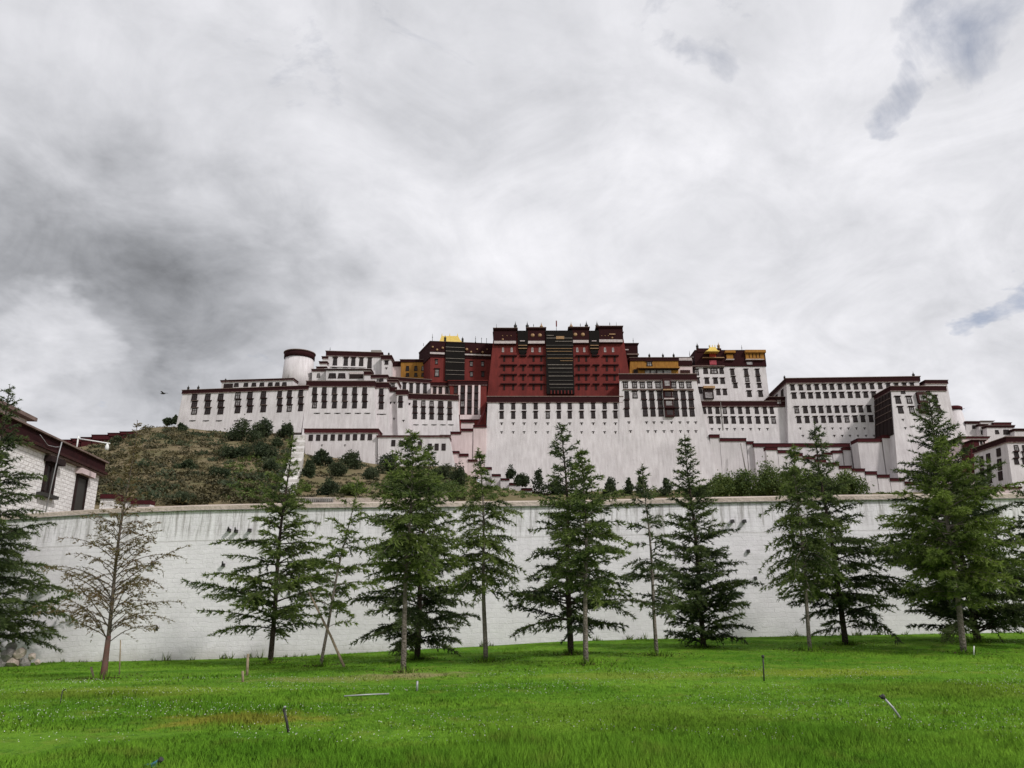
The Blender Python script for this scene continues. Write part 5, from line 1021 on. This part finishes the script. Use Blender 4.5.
# ------------------------------------------------------------------ small things on the lawn and in the air
def stake(name, label, cat, base, top, r0, m, dY=0.):
    a = on_lawn(*base); c = P(top[0], top[1], a.y + dY); b_ = MB(); b_.tube([a - Vector((0, 0, .05)), a + (c - a) * .5, c], [r0, r0, r0 * .9], 8); o = b_.build(name, m); tag(o, label, cat); return o, a, c
o, a, c = stake('sprinkler_stake', 'black sprinkler stake with a white nozzle near the front of the lawn', 'sprinkler', (289.5, 733), (284, 710), .018, IRON)
m = MB(); m.lathe(c - Vector((0, 0, .02)), [(.016, 0), (.02, .01), (.02, .03), (.012, .04), (.008, .045)], 10); m.build('nozzle', IRON, o); m = MB(); m.tube([c + Vector((.0, -.03, .03)), c + Vector((.03, -.03, .045))], .011, 8); m.build('spout', METAL, o)
o, a, c = stake('sprinkler_stake', 'grey leaning sprinkler stake with a dark head on the right of the lawn', 'sprinkler', (903, 719), (883, 697), .018, METAL)
m = MB(); m.lathe(c - Vector((0, 0, .03)), [(.02, 0), (.032, .01), (.032, .05), (.01, .07)], 10); m.build('nozzle', IRON, o); m = MB(); m.tube([c, c + Vector((-.06, -.02, .012))], .014, 8); m.build('spout', IRON, o)
o, a, c = stake('sprinkler_stake', 'thin upright grey sprinkler stake before the drain spouts on the lawn', 'sprinkler', (764, 681), (763, 657), .016, IRON)
m = MB(); m.lathe(c - Vector((0, 0, .02)), [(.02, 0), (.03, .01), (.03, .05), (.01, .06)], 10); m.build('nozzle', IRON, o)
stake('wooden_stake', 'weathered wooden post left of the thick mid green cedar', 'post', (247, 676), (248, 654), .035, STICK)
stake('wooden_stake', 'short wooden peg beside the taller weathered post', 'post', (243, 682), (242.6, 671), .028, STICK)
stake('wooden_stake', 'leaning pale wooden stub left of the half dead conifer', 'post', (94, 679), (91, 667), .03, STICK)
stake('wooden_stake', 'thin pale stick right of the half dead conifer trunk', 'stick', (119.5, 675), (120.5, 640), .018, STICK)
o, a, c = stake('dry_stalk', 'dark forked dry stalk standing on the left lawn', 'stalk', (60, 704), (62.5, 691), .008, IRON)
m = MB(); m.tube([c, c + Vector((.05, 0, .03))], .008, 6); m.build('twig', IRON, o)
stake('small_tap', 'small blue grey pipe stub right of the bare brown soil ring', 'pipe', (417, 691), (417.4, 681), .02, METAL)
stake('small_tap', 'pale pipe stub beside the leaning trunk of the yellow green cedar', 'pipe', (973.5, 655), (974, 646), .018, PAINTW)
a, c = on_lawn(344, 698), on_lawn(389, 695.5); m = MB(); up = Vector((0, 0, .03)); m.tube([a + up, (a + c) / 2 + up * 1.15, c + up], .013, 8); tag(m.build('white_pipe', METAL), 'white plastic pipe lying in the grass before the tall bright cedar', 'pipe')
q = on_lawn(153, 767) - Vector((0, 0, .09)); BS = thing('garden_sprinkler', 'blue sprinkler head half hidden in grass at the bottom edge', 'sprinkler', tuple(q))
m = MB(); m.lathe(q, [(.03, -.05), (.03, .06), (.045, .07), (.045, .10), (.02, .115)], 12); m.build('body', BLUEP, BS)
m = MB(); m.tube([q + Vector((-.08, 0, .10)), q + Vector((.0, -.02, .115)), q + Vector((.06, -.02, .15))], [.016, .018, .014], 8); m.build('arm', BLUEP, BS)
m = MB(); m.tube([q + Vector((.06, -.02, .14)), q + Vector((.09, -.03, .17))], [.02, .026], 8); m.build('nozzle', IRON, BS)
# heap of rubble at the left foot of the rampart
for i, (px, py, s) in enumerate([(14, 660, .26), (26, 661, .22), (20, 652, .24), (8, 652, .28), (32, 655, .15), (3, 661, .3), (38, 661, .12), (12, 645, .22)]):
    r = np.random.default_rng(50 + i); q = P(px, py, 29.6 + .25 * (py < 650)); q.z -= s * .3; b_ = MB(); phi = (1 + 5 ** .5) / 2
    vs = [(-1, phi, 0), (1, phi, 0), (-1, -phi, 0), (1, -phi, 0), (0, -1, phi), (0, 1, phi), (0, -1, -phi), (0, 1, -phi), (phi, 0, -1), (phi, 0, 1), (-phi, 0, -1), (-phi, 0, 1)]
    fs = [(0, 11, 5), (0, 5, 1), (0, 1, 7), (0, 7, 10), (0, 10, 11), (1, 5, 9), (5, 11, 4), (11, 10, 2), (10, 7, 6), (7, 1, 8), (3, 9, 4), (3, 4, 2), (3, 2, 6), (3, 6, 8), (3, 8, 9), (4, 9, 5), (2, 4, 11), (6, 2, 10), (8, 6, 7), (9, 8, 1)]
    b_.add([q + Vector(v) * (s * .52 * r.uniform(.75, 1.2)) for v in vs], fs); tag(b_.build('rubble_stone', GREYW if i % 2 else COPING), 'rough stone in the rubble heap at the left foot of the rampart', 'stone', 'stones in the rubble heap')
# the bird
q = P(163.5, 393.6, 150); m = MB()
m.tube([q + Vector((-.55, 0, -.05)), q + Vector((-.3, 0, 0)), q + Vector((0, 0, .02)), q + Vector((.3, 0, .02)), q + Vector((.42, 0, .01))], [.03, .14, .18, .12, .02], 8)
for s in (-1, 1): m.add([q + Vector(k) for k in [(.2, .1 * s, .05), (-.22, .1 * s, .05), (-.35, .75 * s, .28), (.02, .8 * s, .3), (.1, .1 * s, .09), (-.15, .1 * s, .09)]], [(0, 1, 2, 3), (4, 3, 2, 5), (0, 3, 4), (1, 5, 2)])
for s in (-1, 1): m.add([q + Vector(k) for k in [(.15, .02, .08), (-.15, .02, .08), (-.25, .25, .2 + .1 * s), (.75 * s, .15, .16), (.9 * s, .2, .10)]], [(0, 1, 2, 3), (0, 3, 4)])
tag(m.build('bird', IRON), 'small dark bird flying in the sky left of the palace', 'bird')
